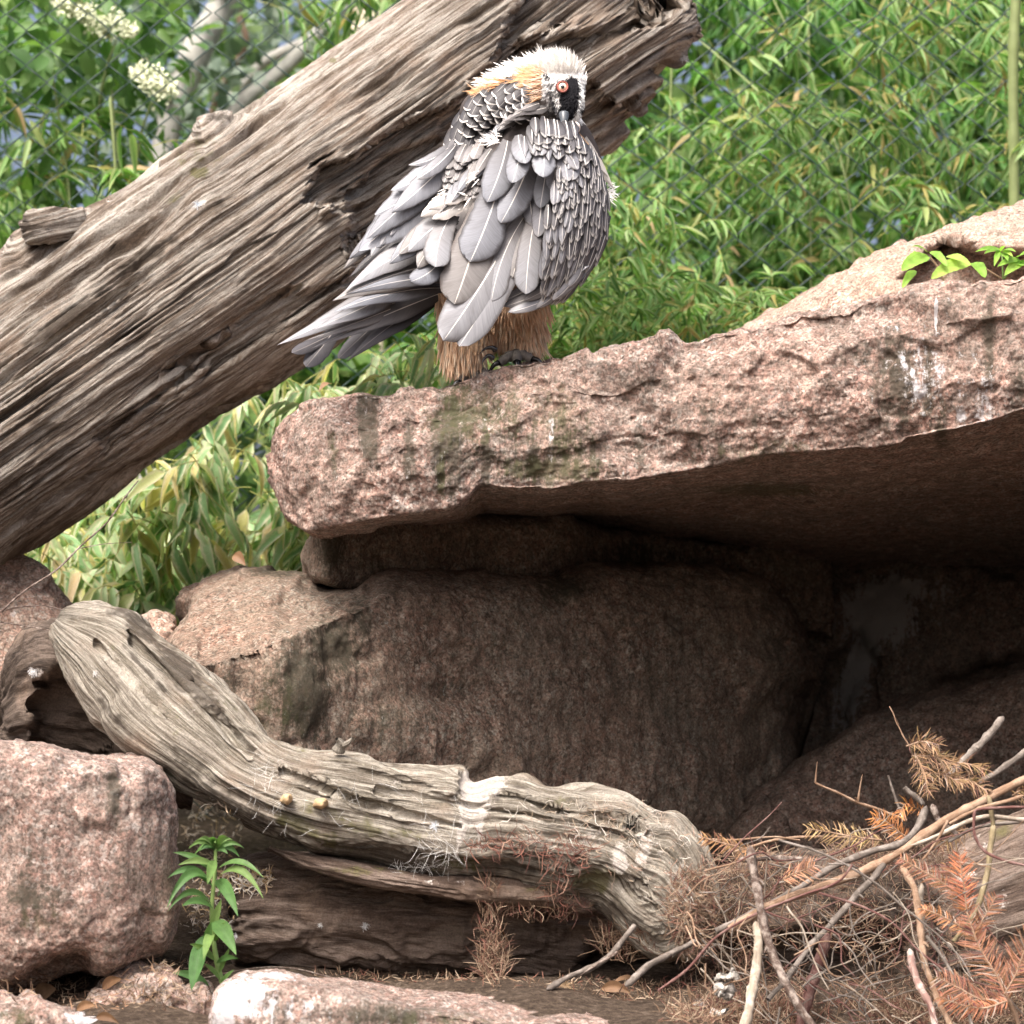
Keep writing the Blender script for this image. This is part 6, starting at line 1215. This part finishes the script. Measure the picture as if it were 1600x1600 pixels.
# ------------------------------------------------------------------ dry conifer sprays
M['needle'] = attr_mat('dry_needle', .7, False, .2)
def spray(stem, Y, nl, label, n=46, w=2.2, colr=(.42, .17, .08), spread=1.0, fan=None, seed=0, curl=.0):
    rg = np.random.default_rng(900+seed); q = np.array([Z8(*p) for p in stem]); Y = Y if isinstance(Y, tuple) else (Y, Y)
    W = smooth_path(P(q[:, 0], q[:, 1], np.linspace(Y[0], Y[1], len(q))), n)
    e = empty('conifer_spray', W[0], label, 'dry spray')
    V, F, U = tube_vf(W, np.linspace(.0022, .0011, n), 5); mk('stem', V, F, M['s_tan'], e, U)
    b = Bag(); T = np.gradient(W, axis=0); T /= np.linalg.norm(T, axis=1)[:, None]
    for i in range(n):
        for sg in (-1, 1):
            if rg.random() < .12: continue
            t = T[i]; s = np.cross(t, [0, -1., .2]); s /= np.linalg.norm(s); s *= sg
            f = i/(n-1); L = nl*6/FPX*5.3/6/2.2857*math.sin(math.pi*(.12+.8*f))**.5*rg.uniform(.75, 1.1)
            d = t*.62+s*spread*.85+np.array([0, rg.normal(-.15, .22), rg.normal(0, .1)])+rg.normal(0, .14+curl, 3); d /= np.linalg.norm(d)
            p1 = W[i]+d*L*.5; p2 = W[i]+d*L+t*L*.12+np.array([0, 0, -.12*L])+rg.normal(0, curl*L*.3, 3)
            wv = np.cross(d, [0, -1, .1]); wv = wv/np.linalg.norm(wv)*w/2.2857*5.3/FPX/2*1.3
            C0 = np.stack([W[i]-wv*.6, W[i]+wv*.6, p1-wv, p1+wv, p2-wv*.3, p2+wv*.3])+np.array([0, -.0005, 0])
            c = np.array(colr)*rg.uniform(.4, 1.5)+rg.normal(0, .01, 3); c = np.clip(c, .01, 1)
            if rg.random() < .06: c = np.array([.42, .33, .27])
            b.add(C0, [[0, 1, 3, 2], [2, 3, 5, 4]], None, c)
    b.build('needles', M['needle'], e, kind='stuff')
OR = (.30, .145, .09); BR = (.30, .17, .09)
spray([(1545, 1170), (1500, 1080), (1450, 1000), (1410, 920)], (5.16, 5.2), 88, 'large orange brown spray, central stem of the lower right fan', 52, 3, OR, seed=1)
spray([(1430, 960), (1400, 870), (1370, 790), (1330, 690)], (5.19, 5.22), 62, 'orange spray rising above the central fan towards the tan branch', 46, 3, OR, seed=2)
spray([(1370, 800), (1290, 740), (1220, 700), (1160, 665)], (5.21, 5.24), 50, 'orange spray pointing up left under the tan branch', 36, 3, OR, seed=3)
spray([(1395, 850), (1385, 760), (1375, 700), (1370, 655)], (5.2, 5.22), 62, 'upright orange spray below the needle clump', 34, 3, (.42, .16, .085), seed=4)
spray([(1410, 930), (1340, 890), (1280, 860), (1235, 845)], (5.2, 5.22), 42, 'small orange spray left of the greenish curved stick', 30, 3, (.46, .22, .11), seed=5)
spray([(1430, 950), (1450, 890), (1480, 840), (1500, 800)], (5.2, 5.2), 56, 'orange spray branching up right from the central fan', 30, 3, OR, seed=6)
spray([(1540, 1172), (1460, 1170), (1370, 1130), (1290, 1090)], (5.15, 5.18), 72, 'orange spray lying level along the bottom of the fan', 50, 3, OR, seed=7)
spray([(1530, 1150), (1570, 1080), (1600, 1000), (1640, 920)], (5.14, 5.16), 84, 'orange spray cut by the right edge of the picture', 46, 3, OR, seed=8)
spray([(1540, 1175), (1450, 1200), (1380, 1190), (1300, 1160)], (5.14, 5.18), 50, 'ragged lowest orange spray, below the level one', 36, 3, (.38, .16, .09), seed=9)
spray([(640, 645), (580, 625), (520, 610), (450, 590)], (5.38, 5.4), 50, 'rusty spray on the hollow rim right of the driftwood', 34, 3, BR, seed=10, curl=.1)
spray([(1090, 600), (1000, 590), (920, 575), (830, 560)], (5.45, 5.47), 60, 'dry yellowish brown spray arched on the rim middle', 44, 3, (.36, .25, .13), seed=11, curl=.1)
spray([(740, 740), (780, 720), (820, 705), (850, 690)], (5.3, 5.3), 60, 'small pinkish orange spray under the grey long branch', 22, 3, (.5, .27, .17), seed=12)
spray([(1180, 590), (1140, 560), (1100, 530), (1060, 520)], (5.46, 5.46), 56, 'rusty orange spray behind the thin forked twig', 34, 3, (.44, .2, .08), seed=13, curl=.15)
spray([(1240, 500), (1200, 480), (1180, 470), (1150, 520)], (5.5, 5.46), 50, 'orange spray tucked behind the broken pale twig', 26, 3, (.44, .2, .08), seed=14, curl=.15)
for k, (a, b_, lab) in enumerate((((1180, 265), (1300, 260), 'topmost dry brown spray of the raised needle clump'), ((1200, 300), (1340, 330), 'dry brown spray in the middle of the raised needle clump'), ((1290, 330), (1470, 350), 'dry brown spray reaching right from the raised needle clump'),
                                  ((1230, 360), (1380, 400), 'lower drooping spray of the raised needle clump'), ((1320, 370), (1460, 420), 'bushy brown spray above the pale lichened stick'), ((1210, 290), (1260, 430), 'spray hanging down the left side of the needle clump'), ((1400, 560), (1300, 620), 'matted brown spray beneath the branch crossing'), ((1560, 440), (1640, 430), 'brown spray at the right edge above the tan branch'))):
    spray([a, ((a[0]+b_[0])/2, (a[1]+b_[1])/2-14), b_], (5.48, 5.42), 62, lab, 44, 2.6, (.27, .17, .10), spread=.8, seed=20+k, curl=.28)
# white broken eggshell like lumps with droppings, low in the pile
M['white'] = plain_mat('chalky_white', (.40, .375, .34), .85, .9, 70, .9, dist=.006)
for (x, y, w, h, lab) in ((1135, 1526, 17, 13, 'upper chalky white lump low in the twig pile'), (1131, 1553, 9, 15, 'middle chalky white lump below the larger one in the twigs'), (1122, 1584, 15, 7, 'lowest chalky white lump at the bottom edge of the pile')):
    pxloft('white_lump', [(x-w, y+2, x-w, y+5, 5.26, .006, .01), (x-w*.6, y-h*.8, x-w*.6, y+h*.3, 5.25, .012, .02), (x, y-h*.7, x+2, y+h*.5, 5.25, .014, .02), (x+w*.7, y-h*.9, x+w*.6, y+h*.2, 5.25, .01, .02), (x+w, y-2, x+w, y+2, 5.26, .004, .01)], M['white'], 40, 36, .7, rock_disp(.012, .005, 28, 5+w, .01), label=lab, cat='lump')

# ------------------------------------------------------------------ green weed
M['weed'] = leaf_mat('weed_leaf', [(0, (.07, .16, .05)), (.5, (.11, .22, .065)), (1, (.19, .29, .09))], vein=.18); M['weedstem'] = plain_mat('weed_stem', (.20, .30, .10), .5, .2, 40, .2)
M['seedleaf'] = leaf_mat('fresh_seedling_leaf', [(0, (.20, .38, .06)), (.6, (.28, .48, .09)), (1, (.40, .52, .12))], vein=.12, tr=1.4)
def big_leaf(par, root, tip, w, mat, droop=.3, Y=(5.3, 5.25), serr=.0, shape='lance', sag=0, name='leaf', roll=0):
    R = P(root[0], root[1], Y[0]); T = P(tip[0], tip[1], Y[1]); D = T-R; L = np.linalg.norm(D); D /= L
    N = np.array([0, -.9, .45]); N -= D*np.dot(N, D); N /= np.linalg.norm(N); S_ = np.cross(D, N)
    if roll: N = N*math.cos(roll)+S_*math.sin(roll); S_ = np.cross(D, N)
    v = np.linspace(0, 1, 15); u = np.linspace(-1, 1, 7); U, W = np.meshgrid(u, v)
    w0 = (np.sin(np.pi*v**.75)**.85 if shape == 'lance' else np.minimum(1, .12+2.6*v)**.8*np.sqrt(np.clip(1-v**2.2, 0, 1))); w0 = np.maximum(w0, .06); w0[-1] = .02
    if serr: w0 = w0*(1+serr*np.where(np.arange(15) % 2, 1, -1))
    wm = w*Y[0]/FPX/2
    up = np.array([0, 0, 1.])
    G = R+D*L*W[..., None]+S_*(U*w0[:, None]*wm)[..., None]+N*((np.abs(U)*.35*wm*w0[:, None])+.02*wm*np.sin(W*20))[..., None]+up*(sag*L*4*W*(1-W))[..., None]
    o = mk(name, G.reshape(-1, 3), grid_faces(15, 7), M[mat], par, np.stack([(U+1)/2, W], -1).reshape(-1, 2), np.zeros((105, 3))); return o
wd = empty('green_weed', P(340, 1540, 5.32), 'single upright green weed with drooping narrow leaves beside the large boulder', 'weed')
V, F, U = tube_vf(smooth_path([P(352, 1552, 5.32), P(338, 1500, 5.32), P(331, 1420, 5.31), P(336, 1360, 5.3), P(337, 1322, 5.3)], 30), np.linspace(.006, .0035, 30), 8, .1); mk('stem', V, F, M['weedstem'], wd, U)
for (a, b_, w, sg, ya) in (((332, 1385), (262, 1372+0), 15, .25, 5.26), ((330, 1380), (260, 1420), 16, .35, 5.22), ((336, 1352), (278, 1352), 11, .12, 5.27), ((336, 1362), (270, 1332), 11, .1, 5.3), ((340, 1358), (412, 1372), 12, .2, 5.25), ((342, 1370), (412, 1405), 13, .28, 5.24), ((338, 1376), (372, 1432), 20, .12, 5.2), ((335, 1345), (324, 1382), 15, .05, 5.2),
                           ((333, 1420), (284, 1416), 16, .15, 5.24), ((330, 1412), (262, 1424), 11, .3, 5.24), ((332, 1440), (369, 1492), 26, .1, 5.22), ((318, 1462), (299, 1548), 26, .0, 5.2), ((334, 1450), (318, 1500), 17, .05, 5.22), ((335, 1470), (352, 1440), 15, .0, 5.27), ((332, 1450), (346, 1405), 13, 0, 5.28), ((335, 1500), (296, 1475), 11, .1, 5.26), ((338, 1505), (372, 1498), 10, .1, 5.26), ((342, 1520), (360, 1478), 8, 0, 5.28),
                           ((344, 1530), (318, 1505), 9, .05, 5.27), ((345, 1535), (366, 1515), 9, .0, 5.27), ((350, 1550), (330, 1580-20), 12, 0, 5.25), ((326, 1540), (268, 1520), 14, .1, 5.28), ((322, 1480), (330, 1440), 14, 0, 5.26), ((340, 1400), (356, 1380), 9, 0, 5.26)):
    big_leaf(wd, a, b_, w, 'weed', Y=(5.3, ya), sag=sg, shape='lance', roll=(a[0] % 5-2)*.15)
rg = np.random.default_rng(9)
for k in range(26):
    a = math.radians(rg.uniform(-20, 200)); L = rg.uniform(14, 46)*(.55+.45*abs(math.cos(a))); big_leaf(wd, (337, 1332-rg.uniform(0, 8)), (337+math.cos(a)*L, 1330-math.sin(a)*L*.75), rg.uniform(7, 12), 'weed', Y=(5.3, 5.3-rg.uniform(-.03, .05)), sag=.25, roll=rg.normal(0, .4))
sd = empty('seedling', P(1460, 450, 6.0), 'left fresh green seedling with toothed leaves in the boulder crevice', 'seedling')
def Z3(x, y): return (1350+x/6.4, 300+y/6.4)
for a, b_, w, sh in (((650, 650), (375, 790), 28, 'o'), ((520, 790), (385, 960), 15, 'o'), ((660, 600), (830, 745), 16, 'o'), ((1070, 720), (670, 870), 27, 'o'), ((820, 650), (1060, 730), 16, 'o'), ((1090, 710), (1210, 860), 22, 'o'), ((640, 610), (480, 545), 6, 'l')):
    big_leaf(sd, Z3(*a), Z3(*b_), w, 'seedleaf', Y=(5.9, 5.84), serr=.05, shape='lance' if sh == 'l' else 'oval', sag=.08)
for pts in ([(660, 650), (730, 740), (800, 890)], [(1220, 770), (1300, 820), (1380, 870)], [(1060, 720), (900, 760), (800, 860)]):
    V, F, U = tube_vf(smooth_path([P(*Z3(*p), 5.92) for p in pts], 10), .0022, 5); mk('stem', V, F, M['s_tan'], sd, U)
s2 = empty('seedling', P(1575, 450, 6.0), 'right seedling with a starry pale yellow shoot at the picture edge', 'seedling')
for a, b_, w in (((1370, 580), (1110, 600), 9), ((1350, 590), (1200, 620), 9), ((1360, 590), (1300, 745), 10), ((1380, 590), (1520, 600), 8), ((1370, 600), (1490, 650), 10), ((1375, 610), (1440, 690), 12), ((1560, 680), (1330, 750), 13), ((1600, 700), (1400, 840), 18), ((1540, 650), (1700, 620), 22), ((1520, 720), (1700, 760), 20), ((1360, 600), (1420, 540), 7)):
    big_leaf(s2, Z3(*a), Z3(*b_), w, 'seedleaf', Y=(5.9, 5.84), sag=.06)
for pts in ([(1380, 610), (1385, 720), (1390, 870)], [(1540, 700), (1450, 800), (1400, 870)]):
    V, F, U = tube_vf(smooth_path([P(*Z3(*p), 5.92) for p in pts], 10), .002, 5); mk('stem', V, F, M['weedstem'], s2, U)
# fallen leaves and bark chips that can be told apart
M['deadleaf'] = leaf_mat('dead_brown_leaf', [(0, (.16, .09, .05)), (.5, (.28, .16, .09)), (1, (.40, .27, .17))], vein=.2)
for (a, b_, w, lab) in (((55, 1560), (88, 1545), 26, 'curled brown dead leaf above the bottom left stone'), ((120, 1578), (150, 1572), 14, 'flat tan dead leaf right of the curled one'), ((160, 1545), (190, 1530), 16, 'grey brown bark flake below the large boulder'), ((150, 1590), (186, 1600), 14, 'pale dead leaf low beside the bottom left stone'), ((365, 868), (384, 884), 18, 'orange brown dead leaf on the top of the big brown boulder'),
                        ((940, 1545), (985, 1552), 18, 'curled tan dead leaf on the soil near the pile'), ((1000, 1534), (955, 1538), 12, 'narrow tan dead leaf under the driftwood end'), ((795, 1475), (765, 1440), 6, 'straw coloured feathery blade behind the hanging fibres'), ((518, 600), (498, 612), 14, 'orange dead bamboo leaf beside the slab tip')):
    h = scene_hit((a[0]+b_[0])/2, (a[1]+b_[1])/2); y = (h[1]-.02) if h is not None and h[1] < 7.4 else 5.3
    e_ = empty('dead_leaf', P(*a, y), lab, 'dead leaf'); big_leaf(e_, a, b_, w, 'deadleaf', Y=(y, y-.02), sag=.15, name='blade', roll=.5)
